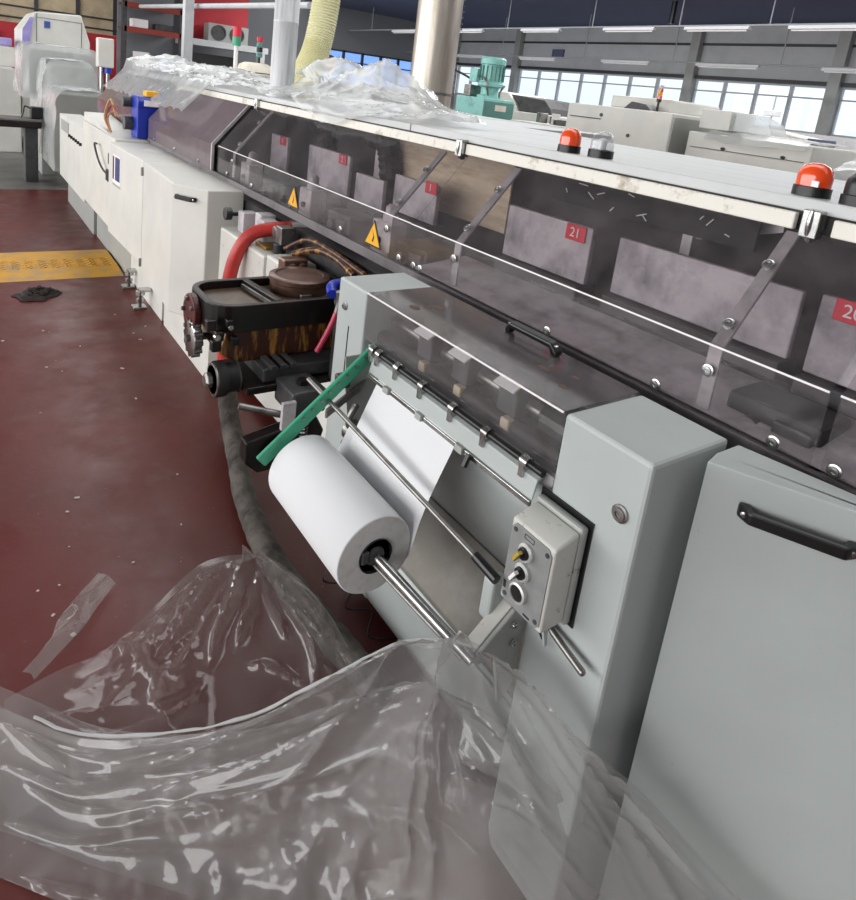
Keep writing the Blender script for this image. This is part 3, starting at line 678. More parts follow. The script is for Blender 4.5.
mb = MB(); mb.prism([(.9100, 4.665, .80), (.9155, 4.555, .80), (.9155, 4.555, .955), (.9100, 4.665, .955)], (-.003, 0, 0)); obj('print', mb, 'dblue', g)
mb = MB(); mb.prism([(.9085, 4.735, .80), (.9095, 4.705, .80), (.9095, 4.705, .955), (.9085, 4.735, .955)], (-.003, 0, 0)); obj('edge_stripe', mb, 'maroon', g)
mb = MB(); mb.prism([(.9085, 4.735, .76), (.9165, 4.53, .76), (.9165, 4.53, .772), (.9085, 4.735, .772)], (-.003, 0, 0)); obj('caption_strip', mb, 'grey2', g)
mb = MB(); mb.obox((.918, 4.60, 1.0), (.004, .05, .02), rotz(0)); obj('small_plate', mb, 'wtext', t2)
for k, (x, y, lab) in enumerate(((1.035, 4.78, 'steel levelling foot under the white cabinets, nearer the yellow ramp'), (1.01, 4.33, 'steel levelling foot under the white cabinets, nearer the glue tray'))):
    f = thing('levelling_foot', lab, 'foot', (x, y, 0), 'levelling feet')
    mb = MB(); mb.box(x-.05, x+.035, y-.04, y+.04, 0, .018); obj('plate', mb, 'steel', f, .003)
    mb = MB(); mb.cyl((x, y, .018), (x, y, .12), .010, 12); obj('threaded_stem', mb, 'dgrey', f)
    mb = MB(); mb.cyl((x, y, .05), (x, y, .068), .024, 6); mb.cyl((x, y, .095), (x, y, .12), .03, 16); obj('nut', mb, 'steel', f)
    mb = MB(); mb.box(x-.01, x+.06, y-.035, y+.035, .12, .135); obj('bracket', mb, 'steel', f, .002)
mb = MB(); mb.prism([(1.03, 4.47, 1.0305), (1.10, 4.57, 1.0305), (1.19, 4.46, 1.0305), (1.12, 4.38, 1.0305)], (0, 0, .001)); tag(obj('paper_sheet', mb, 'paper'), 'white sheet of paper lying on the labelled cabinet', 'paper')
# next units further along
t = thing('control_unit', 'pale grey control unit with a panel sloping up, behind the labelled cabinet', 'machine unit', (1.08, 5.5, 0))
mb = MB(); mb.box(.96, 1.19, 4.95, 6.3, .36, 1.04); obj('body', mb, 'white', t, .006)
mb = MB(); mb.prism([(.97, 5.1, 1.04), (.97, 6.3, 1.04), (.97, 6.3, 1.11)], (.2, 0, 0)); obj('sloped_top', mb, 'white', t, .004)
mb = MB(); mb.box(1.08, 1.19, 4.95, 6.3, 0, .36); obj('plinth', mb, 'grey2', t, .004)
mb = MB(); mb.box(.945, .96, 5.05, 5.12, .84, .92); obj('latch', mb, 'black', t, .004)
mb = MB(); mb.tube([(.945, 5.55, .93), (.92, 5.5, .93), (.92, 5.35, .84), (.93, 5.2, .78), (.955, 5.1, .76)], .008, 8); mb.box(.935, .955, 5.05, 5.14, .72, .80); obj('crank', mb, 'black', t)
t = thing('feed_unit', 'low white unit with a row of small black knobs, next to the control unit', 'machine unit', (1.1, 7, 0))
mb = MB(); mb.box(.98, 1.19, 6.35, 7.9, .3, .95); obj('body', mb, 'white', t, .006)
mb = MB(); mb.box(1.06, 1.19, 6.35, 7.9, 0, .3); obj('plinth', mb, 'grey2', t, .004)
mb = MB(); mb.box(.975, .98, 7.25, 7.75, .80, .91); obj('recess', mb, 'grey2', t)
for k in range(6):
    y = 7.15-.13*k; mb = MB(); mb.cyl((.96, y, .80), (.98, y, .80), .015, 10); obj('knob', mb, 'black', t)
t = thing('blue_clamp', 'blue clamp head with a white label and yellow top between the lilac hoods', 'clamp', (1.2, 5.12, 1.04))
mb = MB(); mb.prism([(1.12, 5.02, 1.045), (1.12, 5.22, 1.045), (1.12, 5.22, 1.22), (1.12, 5.28, 1.30), (1.12, 5.22, 1.345), (1.12, 5.03, 1.345), (1.12, 5.0, 1.31), (1.12, 5.02, 1.26)], (.18, 0, 0)); obj('body', mb, 'blue', t, .008)
mb = MB(); mb.box(1.16, 1.29, 4.99, 5.02, 1.28, 1.32); obj('label_strip', mb, 'wtext', t)
mb = MB(); mb.box(1.18, 1.27, 5.03, 5.14, 1.345, 1.385); obj('top_cap', mb, 'yellow', t, .006)
mb = MB(); mb.cyl((1.06, 5.17, 1.14), (1.12, 5.17, 1.14), .05, 18); obj('motor', mb, 'dgrey', t)
mb = MB(); mb.cyl((1.06, 5.23, 1.29), (1.12, 5.23, 1.29), .04, 18); obj('motor', mb, 'dgrey', t)
for k, dy in enumerate((.08, .14, .2)):
    mb = MB(); mb.tube([(1.05, 5.2+dy, 1.16), (1.03, 5.3+dy, 1.2+.04*k), (1.0, 5.36+dy, 1.14), (1.0, 5.2+dy*.6, 1.03+.01*k)], .007, 6)
    tag(obj('cable', mb, mat('cable%d' % k, ((170, 120, 70), (150, 60, 50), (190, 150, 90))[k], .5)), ('tan', 'reddish', 'pale brown')[k]+' cable looped down from the blue clamp', 'cable')

# far end: covered feeder, cabinet, boxes
t = thing('covered_feeder', 'feeder machine under a clear plastic cover in front of the white cabin', 'machine', (1.2, 9.5, 0))
mb = MB(); mb.box(.88, 1.62, 10.0, 11.0, 1.0, 1.58); obj('rear_block', mb, 'grey2', t, .02)
mb = MB(); mb.box(1.0, 1.55, 8.6, 9.6, .2, 1.12); obj('front_block', mb, 'grey2', t, .02)
mb = MB(); mb.box(1.05, 1.5, 9.3, 9.9, 1.0, 1.42); obj('hopper', mb, 'grey2', t, .02)
mb = MB(); mb.box(.98, 1.15, 9.6, 11, 0, 1.0); obj('leg_frame', mb, 'grey2', t, .01)
def cover(pts, y0, y1, seed, amp=.03):
    rows = []
    for x, z in pts:
        r = []
        for k in range(15):
            y = y0+(y1-y0)*k/14; q = V((x*5, y*4, z*5+seed)); a = 1-abs(NZ.noise(q))*2
            r.append((x+amp*NZ.noise(q*1.4), y+amp*NZ.noise(q*1.2+V((4, 1, 2))), z+amp*a*.6))
        rows.append(r)
    return rows
def fine(P): return [(p.x, p.y) for p in spline([V((a, b, 0)) for a, b in P], 5)]
mb = MB(); mb.grid(cover(fine([(.80, .95), (.80, 1.3), (.84, 1.58), (.95, 1.64), (1.3, 1.63), (1.6, 1.63), (1.68, 1.55), (1.7, 1.0)]), 9.95, 11.05, 2)); obj('plastic_cover', mb, 'sheetw', t, smooth=True)
mb = MB(); mb.grid(cover(fine([(.95, .6), (.95, 1.0), (1.0, 1.42), (1.1, 1.47), (1.48, 1.47), (1.56, 1.3), (1.6, .95)]), 9.2, 9.95, 6)); obj('plastic_cover', mb, 'sheetw', t, smooth=True)
mb = MB(); mb.grid(cover(fine([(.94, .3), (.95, .8), (1.0, 1.14), (1.2, 1.18), (1.48, 1.17), (1.56, 1.1)]), 8.1, 9.6, 11)); obj('plastic_cover', mb, 'sheetw', t, smooth=True)
for pts, y0, z0, sd in (([(.80, 1.5), (.9, 1.63), (1.3, 1.63), (1.6, 1.63), (1.7, 1.5)], 9.93, .95, 3), ([(.95, 1.3), (1.05, 1.46), (1.3, 1.47), (1.48, 1.47), (1.56, 1.3)], 9.18, 1.02, 9)):
    top = spline([V((x, y0, z)) for x, z in pts], 6); rows = []
    for i in range(12):
        f_ = i/11; rows.append([(p.x+.02*NZ.noise(V((p.x*8, f_*3, sd))), y0-.04*f_+.035*NZ.noise(V((p.x*7, f_*2.5, sd+4))), p.z+(z0-p.z)*f_) for p in top])
    mb = MB(); mb.grid(rows); obj('plastic_cover', mb, 'sheetw', t, smooth=True)
t = thing('white_cabin', 'tall white machine cabin with a sloped glazed side at the far end of the line', 'machine', (1.5, 12.4, 0))
mb = MB(); mb.prism([(.96, 12, .2), (1.93, 12, .2), (1.93, 12, 1.75), (1.80, 12, 2.16), (1.16, 12, 2.12), (.98, 12, 1.85)], (0, 1.4, 0)); obj('body', mb, 'white', t, .02)
mb = MB(); mb.box(1.28, 1.36, 11.985, 12, 1.9, 2.0); obj('badge', mb, 'blue2', t)
mb = MB(); mb.box(1.17, 1.175, 11.99, 12.0, 1.6, 2.1); mb.box(1.80, 1.805, 11.99, 12.0, 1.6, 2.05); mb.box(1.17, 1.8, 11.99, 12.0, 2.04, 2.045); obj('door_seam', mb, 'dgrey', t)
mb = MB(); mb.prism([(.975, 11.97, 1.6), (1.07, 11.97, 1.6), (1.13, 11.97, 2.03), (1.09, 11.97, 2.03), (.985, 11.97, 1.84)], (0, .02, 0)); obj('side_window', mb, 'lilac', t)
t = thing('gathering_line', 'long white gathering line running away on the far left', 'machine', (.5, 15, 0))
mb = MB(); mb.prism([(.62, 11.6, 0), (.92, 11.6, 0), (.92, 11.6, .9), (.85, 11.6, 1.25), (.62, 11.6, 1.25)], (0, 8.5, 0)); obj('body', mb, 'white', t, .02)
for k in range(7):
    y = 12.2+1.1*k
    mb = MB(); mb.box(.66, .90, y, y+.12, 1.25, 1.55); obj('divider', mb, 'white', t, .01)
    mb = MB(); mb.box(.60, .86, y+.02, y+.98, 1.56, 1.68); obj('tray_cover', mb, 'lilac', t, .02)
    mb = MB(); mb.box(.915, .925, y+.1, y+.95, .95, 1.15); obj('slot', mb, 'dgrey', t)
t = thing('white_box', 'tall white box on twin posts behind the covered feeder', 'box', (1.62, 9.05, 1.0))
mb = MB(); mb.box(1.535, 1.72, 9.0, 9.15, 1.45, 1.80); obj('box', mb, 'white', t, .015)
for x in (1.59, 1.66):
    mb = MB(); mb.cyl((x, 9.07, .9), (x, 9.07, 1.45), .025, 12); obj('post', mb, 'steel', t, smooth=True)
mb = MB(); mb.cyl((1.66, 9.06, 1.38), (1.66, 9.06, 1.46), .045, 14); obj('collar', mb, 'blue', t)
mb = MB(); mb.box(1.58, 1.74, 9.02, 9.16, 0, .9); obj('stand', mb, 'grey2', t)
t = thing('dark_conveyor', 'dark flat conveyor table sticking out into the aisle', 'conveyor', (.5, 9.1, 0))
mb = MB(); mb.box(-1.2, .92, 8.95, 9.35, .66, .74); obj('bed', mb, 'blackm', t, .01)
mb = MB(); mb.box(-1.2, .91, 8.95, 9.35, .741, .76); obj('belt', mb, 'matfloor', t)
for x in (-1.0, .75):
    mb = MB(); mb.box(x, x+.14, 9.05, 9.25, 0, .66); obj('leg', mb, 'dgrey', t, .01)
t = thing('black_box', 'small black box with a looped handle on the dark conveyor', 'box', (.88, 9.15, .76))
mb = MB(); mb.box(.82, .95, 9.08, 9.22, .761, .90); obj('case', mb, 'black', t, .01)
mb = MB(); mb.tube([(.82, 9.12, .88), (.76, 9.12, .90), (.74, 9.12, .82), (.72, 9.12, .765)], .01, 6); obj('loop', mb, 'black', t)
# yellow ramp, rag
t = thing('cable_ramp', 'yellow checkered cable ramp lying across the red floor', 'ramp', (.2, 5.4, 0))
mb = MB(); mb.prism([(-2, 5.06, .001), (-2, 5.30, .022), (-2, 5.76, .022), (-2, 5.78, .001)], (3.06, 0, 0)); obj('plate', mb, 'checker', t, .003)
mb = MB()
for i in range(60):
    for k in range(8):
        x = -1.6+i*.044+(k % 2)*.022; y = 5.30+k*.028
        mb.obox((x, y, .0235), (.032, .008, .004), rotz(.7 if (i+k) % 2 else -.7))
obj('tread_pattern', mb, 'checker', t)['kind'] = 'stuff'
rows = []
for i in range(12):
    r = []
    for k in range(29):
        th = 2*PI*k/28; q = V((math.cos(th)*1.5, math.sin(th)*1.5, i*.45)); f_ = i/11
        rad = f_*(1+.45*NZ.noise(q*1.3)); hh = .045*(1-f_**3)*(.6+1.1*abs(NZ.noise(q*1.7+V((4, 4, 4)))))
        r.append((.455+.13*rad*math.cos(th)+.03*math.sin(th)*f_, 4.73+.11*rad*math.sin(th), .005+hh))
    rows.append(r)
mb = MB(); mb.grid(rows); tag(obj('dirty_rag', mb, 'rag', None, smooth=True), 'crumpled black oily rag on the red floor before the yellow ramp', 'rag')

# ---------------------------------------------------------------- glue unit
g = thing('glue_unit', 'black cantilevered glue tray unit caked in dried brown glue', 'glue unit', (1.0, 2.0, .5))
TX0, TX1, TY0, TY1 = .648, 1.19, 1.865, 2.15
def rr(x0, x1, y0, y1, r, n=6):
    pts = []
    for cx, cy, a0 in ((x0+r, y0+r, 180), (x1-.01, y0+.01, 270), (x1-.01, y1-.01, 0), (x0+r, y1-r, 90)):
        rad = r if cx < x0+r+.001 else .01
        for k in range(n+1):
            a = R(a0+90*k/n); pts.append((cx+rad*math.cos(a), cy+rad*math.sin(a)))
    return pts
o_, i_ = rr(TX0, TX1, TY0, TY1, .085), rr(TX0+.022, TX1-.02, TY0+.022, TY1-.022, .065)
mb = MB(); n = len(o_)
A = [mb.bm.verts.new((x, y, .80)) for x, y in o_]; B = [mb.bm.verts.new((x, y, .89)) for x, y in o_]
D = [mb.bm.verts.new((x, y, .89)) for x, y in i_]; E_ = [mb.bm.verts.new((x, y, .845)) for x, y in i_]
for k in range(n):
    j = (k+1) % n
    for p, q in ((A, B), (B, D), (D, E_)): mb.bm.faces.new((p[k], p[j], q[j], q[k]))
mb.bm.faces.new(A[::-1]); mb.bm.faces.new(E_)
obj('tray', mb, 'blackm', g, .003)
mb = MB(); mb.prism([(x, y, .846) for x, y in rr(TX0+.024, TX1-.022, TY0+.024, TY1-.024, .063)], (0, 0, .016)); obj('glue_bed', mb, 'glue', g)
mb = MB(); mb.obox((.865, 2.01, .882), (.022, .24, .018), rotz(.12)); obj('scraper_bar', mb, 'blackm', g, .003)
mb = MB(); mb.obox((.845, 2.0, .874), (.008, .22, .012), rotz(.12)); obj('scraper_blade', mb, 'steel2', g)
mb = MB(); mb.lathe((1.025, 2.055, .85), (0, 0, 1), [(.098, 0), (.104, .01), (.104, .048), (.109, .052), (.109, .066), (.101, .070), (.087, .0715), (.082, .067), (.05, .069), (.012, .0705)], 40); pot = obj('glue_pot', mb, 'lid', g, smooth=True)
mb = MB(); mb.box(.98, 1.02, 1.938, 1.956, .862, .88); obj('latch', mb, 'steel2', pot, .002)
mb = MB(); mb.prism([(.70, 1.88, .80), (1.19, 1.88, .80), (1.19, 1.88, .70), (.74, 1.88, .69), (.68, 1.88, .73)], (0, .25, 0)); obj('drip_body', mb, 'brown', g, .005)
mb = MB(); mb.cyl((.625, 2.03, .82), (.648, 2.03, .82), .065, 28); obj('end_disc', mb, 'maroon', g, .004)
for k in range(5):
    a = k*1.25; mb = MB(); mb.cyl((.616, 2.03+.048*math.cos(a), .82+.048*math.sin(a)), (.626, 2.03+.048*math.cos(a), .82+.048*math.sin(a)), .008, 8); obj('disc_bolt', mb, 'steel2', g)
mb = MB(); mb.cyl((.61, 2.0, .745), (.76, 2.0, .745), .012, 12); obj('wheel_shaft', mb, 'steel2', g)
mb = MB()
mb.lathe((.62, 2.0, .745), (1, 0, 0), [(.052, 0), (.058, .004), (.058, .026), (.052, .03), (.038, .03), (.036, .006), (.012, .006), (.012, .0)], 28)
for k in range(12):
    a = 2*PI*k/12; mb.cyl((.622, 2.0+.057*math.cos(a), .745+.057*math.sin(a)), (.648, 2.0+.057*math.cos(a), .745+.057*math.sin(a)), .009, 8)
obj('adjusting_wheel', mb, 'steel', g, smooth=True, label='bright knurled hand wheel')
for k, (x, y, z, s) in enumerate(((.645, 1.87, .835, .03), (.67, 1.862, .80, .026), (.70, 1.858, .84, .02), (.66, 1.858, .77, .03), (.72, 1.856, .78, .022))):
    mb = MB(); mb.box(x-s/2, x+s/2, y-.014, y+.014, z-s*.6, z+s*.6); obj('fitting', mb, 'blackm', g, .004)
mb = MB(); mb.cyl((.66, 1.842, .80), (.66, 1.856, .80), .010, 12); mb.cyl((.70, 1.84, .83), (.70, 1.856, .83), .008, 12); obj('nut', mb, 'steel', g)
mb = MB(); mb.box(.74, 1.2, 1.78, 2.02, .62, .645); obj('carriage_plate', mb, 'blackm', g, .004)
mb = MB(); mb.box(.80, 1.15, 1.80, 2.0, .645, .692); obj('slide', mb, 'dgrey', g, .006)
mb = MB()
for k in range(3): mb.box(.82+.035*k, .84+.035*k, 1.79, 1.95, .69, .705)
obj('slide_rib', mb, 'dgrey', g, .002)
mb = MB(); mb.lathe((.66, 1.86, .655), (1, 0, 0), [(.02, -.025), (.02, 0), (.055, 0), (.058, .004), (.058, .03), (.048, .034), (.048, .07), (.052, .074)], 28); obj('rubber_wheel', mb, 'rubber', g, smooth=True)
mb = MB(); mb.lathe((.655, 1.86, .655), (1, 0, 0), [(.050, .0), (.054, .001), (.054, .006), (.047, .006), (.046, 0)], 28); obj('wheel_rim', mb, 'steel2', g, smooth=True)
mb = MB(); mb.lathe((.63, 1.86, .655), (1, 0, 0), [(.018, 0), (.026, .006), (.026, .02), (.014, .024)], 8); obj('wheel_nut', mb, 'steel2', g)
mb = MB(); mb.box(.84, .96, 1.66, 1.80, .585, .665); obj('slide_block', mb, 'dgrey', g, .01)
mb = MB(); mb.box(.80, .845, 1.64, 1.655, .56, .65); obj('block_plate', mb, 'plate', g, .002)
mb = MB(); mb.cyl((.70, 1.74, .615), (.84, 1.70, .575), .011, 12); obj('guide_rod', mb, 'steel2', g, smooth=True)
mb = MB(); mb.cyl((.90, 1.72, .665), (.90, 1.72, .68), .02, 6); obj('hex_nut', mb, 'blackm', g)
sp = [(.885+.013*math.cos(k*.9), 1.66+.013*math.sin(k*.9), .50+.0018*k) for k in range(48)]
mb = MB(); mb.tube(sp, .0035, 6, 1, smooth=False); obj('spring', mb, 'steel2', g, smooth=True)
mb = MB(); mb.cyl((.885, 1.66, .46), (.885, 1.66, .60), .007, 10); obj('spring_pin', mb, 'steel2', g)
mb = MB(); mb.prism([(.70, 1.66, .46), (.70, 1.66, .53), (.93, 1.66, .575), (.96, 1.66, .52), (.93, 1.66, .42), (.74, 1.66, .42)], (0, .05, 0)); obj('lower_arm', mb, 'blackm', g, .006)
mb = MB(); mb.lathe((.80, 1.655, .48), (0, -1, 0), [(.05, 0), (.05, .012), (.04, .016), (.012, .018), (.012, .03)], 24); obj('arm_pulley', mb, 'black', g, smooth=True)
# clutter between tray and hood
cl = thing('pump_assembly', 'greasy pump and fittings between glue tray and hood', 'pump', (1.15, 2.5, .60))
mb = MB(); mb.box(1.04, 1.18, 2.22, 2.40, .62, .90); obj('housing', mb, 'cream', cl, .01)
mb = MB(); mb.box(1.03, 1.13, 2.20, 2.26, .86, .93); mb.cyl((1.06, 2.2, .9), (1.06, 2.18, .9), .018, 12); mb.cyl((1.10, 2.2, .9), (1.10, 2.18, .9), .018, 12); obj('manifold', mb, 'lid', cl, .006)
mb = MB(); mb.box(1.04, 1.19, 2.42, 2.95, .62, .885); obj('white_case', mb, 'cream', cl, .01)
mb = MB(); mb.box(1.08, 1.16, 2.5, 2.62, .886, .90); obj('brass_plate', mb, mat('brass', (150, 120, 60), .4, .5), cl, .003)
mb = MB(); mb.cyl((1.115, 2.44, .89), (1.115, 2.44, .93), .028, 16); obj('cap', mb, 'black', cl, .003)
for k, (x, y, z) in enumerate(((1.12, 2.83, .93), (1.15, 2.70, .95), (1.13, 2.62, .94))):
    mb = MB(); mb.box(x-.03, x+.04, y-.035, y+.035, .885, z+.05); obj('clear_block', mb, 'plate', cl, .004)
mb = MB(); mb.cyl((1.05, 2.93, .95), (1.08, 2.93, .95), .03, 18); mb.cyl((1.08, 2.93, .95), (1.2, 2.9, .95), .011, 10); obj('knob', mb, 'black', cl, .003)
mb = MB(); mb.tube([(1.10, 2.28, .93), (1.16, 2.2, .965), (1.17, 2.05, .97), (1.16, 1.9, .95)], .014, 10); mb.tube([(1.12, 2.4, .92), (1.17, 2.3, .98), (1.175, 2.1, .985), (1.17, 1.85, .97)], .010, 10); obj('greasy_pipe', mb, 'brown', cl, smooth=True)
mb = MB(); mb.box(1.11, 1.17, 2.42, 2.48, .90, 1.0); mb.cyl((1.12, 2.52, .96), (1.19, 2.52, .96), .025, 14); obj('clamp_fitting', mb, 'steel2', cl, .003)
t = thing('glue_drum', 'dark lidded drum with a blue rim behind the grey unit box', 'drum', (1.12, 1.78, .6))
mb = MB(); mb.lathe((1.10, 1.74, .647), (0, 0, 1), [(.085, 0), (.085, .253), (.09, .258), (.09, .273), (.075, .278), (.01, .28)], 28); obj('body', mb, 'dgrey', t, smooth=True)
mb = MB(); mb.tube([(1.01, 1.78, .935), (1.03, 1.82, .95), (1.08, 1.83, .95), (1.14, 1.81, .945)], .018, 10); obj('blue_grip', mb, 'blue', t, smooth=True)
t = thing('pliers', 'pliers with a dark pink handle hanging beside the glue tray', 'pliers', (.98, 1.82, .8))
mb = MB(); mb.tube([(1.0, 1.72, .90), (.985, 1.72, .86), (.96, 1.725, .80), (.945, 1.73, .765)], .009, 10); obj('handle', mb, 'magenta', t, smooth=True)
mb = MB(); mb.tube([(1.0, 1.72, .895), (1.005, 1.72, .93), (1.0, 1.72, .965)], .011, 8); obj('jaw', mb, 'steel2', t, smooth=True)
# red hose
t = thing('red_hose', 'red rubber hose arching behind the glue tray and running wrapped along the floor', 'hose', (1.0, 2.4, 0))
mb = MB(); mb.tube([(1.24, 2.56, .965), (1.15, 2.57, .962), (1.06, 2.6, .935), (1.005, 2.62, .85), (.98, 2.64, .70), (.975, 2.64, .45), (.985, 2.62, .25), (1.0, 2.60, .12)], .030, 16, 10); obj('rubber_tube', mb, 'redhose', t, smooth=True)
mb = MB(); mb.tube([(.99, 2.62, .24), (1.0, 2.6, .12), (.985, 2.5, .055), (.93, 2.27, .05), (.874, 2.05, .05), (.84, 1.80, .05), (.834, 1.66, .05), (.847, 1.48, .05), (.873, 1.27, .05), (.90, 1.10, .05)], lambda q: .043+.005*NZ.noise(V((q*40, 0, 0))), 14, 14); obj('wrapped_hose', mb, 'wrap', t, smooth=True, label='dusty grey wrapped length of the hose')
mb = MB(); mb.cyl((1.21, 2.55, .966), (1.27, 2.54, .966), .034, 16); obj('coupling', mb, 'steel2', t)

# ---------------------------------------------------------------- spine lining unit with the paper roll
u = thing('lining_unit', 'grey feeder unit with clear cover, trough and control box that holds the paper roll', 'machine unit', (1.0, 1.0, 0))
XF, ZT = .90, 1.073
mb = MB(); mb.prism([(XF, 1.40, ZT), (1.12, 1.40, ZT), (1.15, 1.40, .06), (1.02, 1.40, .06), (XF, 1.40, .45)], (0, .15, 0)); lb = obj('end_box', mb, 'grey', u, .006)
bolt((XF-.001, 1.505, 1.0), (-1, 0, 0), .009, lb, 'steel2')
mb = MB(); mb.box(XF-.0012, XF+.001, 1.475, 1.479, .78, .95); obj('slot', mb, 'black', lb)
mb = MB(); mb.prism([(XF, .514, ZT), (1.12, .514, ZT), (1.12, .514, .03), (.92, .514, .03), (.90, .514, .10)], (0, .186, 0)); cb = obj('control_cabinet', mb, 'grey', u, .007)
bolt((XF-.001, .553, .963), (-1, 0, 0), .012, cb, 'steel2')
mb = MB(); mb.box(XF-.004, XF-.0005, .595, .7175, .698, .914); obj('cutout', mb, 'black', cb)
mb = MB(); mb.box(.877, XF-.004, .600, .713, .705, .905); bx = obj('box_flange', mb, 'grey2', u, .006)
mb = MB(); mb.prism([(.813, .598, .885), (.813, .598, .718), (.877, .603, .713), (.877, .603, .897)], (0, .105, 0)); bx = obj('control_box', mb, 'cream', u, .005, seg=3)
mb = MB(); mb.prism([(.8128, y, z) for y, z in ((.603, .732), (.612, .722), (.689, .722), (.698, .732), (.698, .871), (.689, .881), (.612, .881), (.603, .871))], (-.0023, 0, 0)); fc = obj('face_plate', mb, 'face', bx)
for y in (.612, .689):
    for z in (.735, .869):
        mb = MB(); mb.cyl((.809, y, z), (.8106, y, z), .0045, 10); obj('corner_screw', mb, 'dgrey', bx)
for z, m in ((.845, 'ocher'), (.805, 'wtext')):
    mb = MB(); mb.lathe((.8106, .655, z), (-1, 0, 0), [(.017, 0), (.017, .006), (.014, .009), (.012, .009), (.012, .006)], 22); k_ = obj('selector_ring', mb, 'ring', bx, smooth=True)
    mb = MB(); mb.cyl((.806, .655, z), (.797, .655, z), .011, 18); mb.obox((.790, .655, z), (.016, .006, .021), Matrix.Rotation(.5, 3, 'X')); obj('selector_knob', mb, 'black', bx, .001)
    mb = MB(); mb.obox((.785, .655, z+.002), (.010, .0064, .0215), Matrix.Rotation(.5, 3, 'X')); obj('knob_cap', mb, m, bx, .001)
mb = MB(); mb.lathe((.8106, .655, .763), (-1, 0, 0), [(.019, 0), (.019, .009), (.0155, .011), (.0145, .007)], 22); obj('button_ring', mb, 'ring', bx, smooth=True)
mb = MB(); mb.cyl((.8106, .655, .763), (.801, .655, .763), .0145, 20); obj('push_button', mb, 'black', bx, .001)
for y, z, s in ((.655, .866, '\u25A1'), (.655, .825, '- -'), (.655, .785, '- -')):
    if s != '\u25A1': text(s, .012, (.8100, y, z), (0, -1, 0), (0, 0, 1), 'dtext', bx, 'marking', .0002)
mb = MB()
for a, b_ in (((.644, .862), (.666, .862)), ((.644, .870), (.666, .870)), ((.644, .862), (.644, .870)), ((.666, .862), (.666, .870))):
    mb.tube([(.8100, a[0], a[1]+.005), (.8100, b_[0], b_[1]+.005)], .0006, 4, smooth=False)
obj('marking', mb, 'dtext', bx)
mb = MB(); mb.box(.8098, .8106, .625, .640, .727, .7305); mb.box(.8098, .8106, .690, .6955, .745, .76); obj('marking', mb, 'dtext', bx)
# clear cover
mb = MB(); mb.prism([(XF, .702, .948), (XF, .702, ZT), (1.12, .702, ZT+.001), (1.12, .702, ZT-.004), (XF+.005, .702, ZT-.005), (XF+.005, .702, .948)], (0, .696, 0))
cv = obj('clear_cover', mb, 'clear', u)
mb = MB(); mb.box(XF+.003, 1.118, .704, 1.396, ZT+.0012, ZT+.0022); obj('smoky_top', mb, 'acrylicd', u)
mb = MB(); mb.tube([(XF-.001, .704, ZT), (XF-.001, 1.396, ZT)], .0022, 6, smooth=False); obj('white_edge', mb, 'wtext', u)  # thin white line along the cover's front edge
for k, (x, y, s) in enumerate(((.955, 1.26, .012), (.99, 1.25, .009), (1.02, 1.24, .014), (1.01, .86, .010), (.98, .78, .008), (1.04, .80, .007))):
    mb = MB(); mb.sphere((x, y, ZT+.002), s, (1, 1.6, .12), 10); tag(obj('dirt_crumb', mb, mat('crumb%d' % k, (90, 72, 62), .8)), 'small dirt crumb on the smoky cover top', 'dirt', 'crumbs on the cover')
h = V((0, -1, 0)); handle(u, (1.088, .975, ZT+.003), (0, 1, 0), (-.2, 0, 1), .165, 'cover_handle')
# mechanism under the cover
mb = MB(); mb.box(1.10, 1.118, .704, 1.396, .60, ZT-.01); obj('inner_back', mb, 'grey2', u)
mb = MB(); mb.cyl((1.0, .704, .985), (1.0, 1.396, .985), .016, 16); obj('drive_shaft', mb, 'steel2', u, smooth=True)
mb = MB(); mb.cyl((1.0, .715, .985), (1.0, .80, .985), .055, 24); mb.cyl((1.0, .80, .985), (1.0, .82, .985), .035, 24); obj('hub', mb, 'black', u, .004)
mb = MB(); mb.cyl((.96, .71, .945), (.96, 1.39, .945), .020, 16); obj('feed_roller', mb, 'rubber', u, smooth=True)
for y in (1.20, 1.06, .90):
    mb = MB(); mb.box(.955, 1.06, y-.03, y+.03, .955, 1.03); b_ = obj('bearing_block', mb, 'dgrey', u, .008)
    mb = MB(); mb.obox((.958, y, 1.034), (.040, .062, .004), Matrix.Rotation(-.5, 3, 'Y')); obj('label', mb, 'wtext', b_)
    mb = MB(); mb.box(.935, .955, y-.035, y-.01, .94, .965); obj('felt_pad', mb, 'wood', b_, .003)
mb = MB(); mb.lathe((1.09, 1.32, 1.0), (-1, 0, 0), [(.022, 0), (.022, .01), (.008, .012), (.008, .02)], 16); obj('inner_knob', mb, 'plate', u, smooth=True)
mb = MB(); mb.box(1.03, 1.06, 1.02, 1.05, 1.0, 1.055); mb.box(1.03, 1.055, .86, .885, 1.0, 1.05); obj('catch', mb, 'steel2', u, .004)
mb = MB(); mb.box(.915, .93, .71, 1.39, .905, .93); obj('inner_bar', mb, 'plate', u, .002)
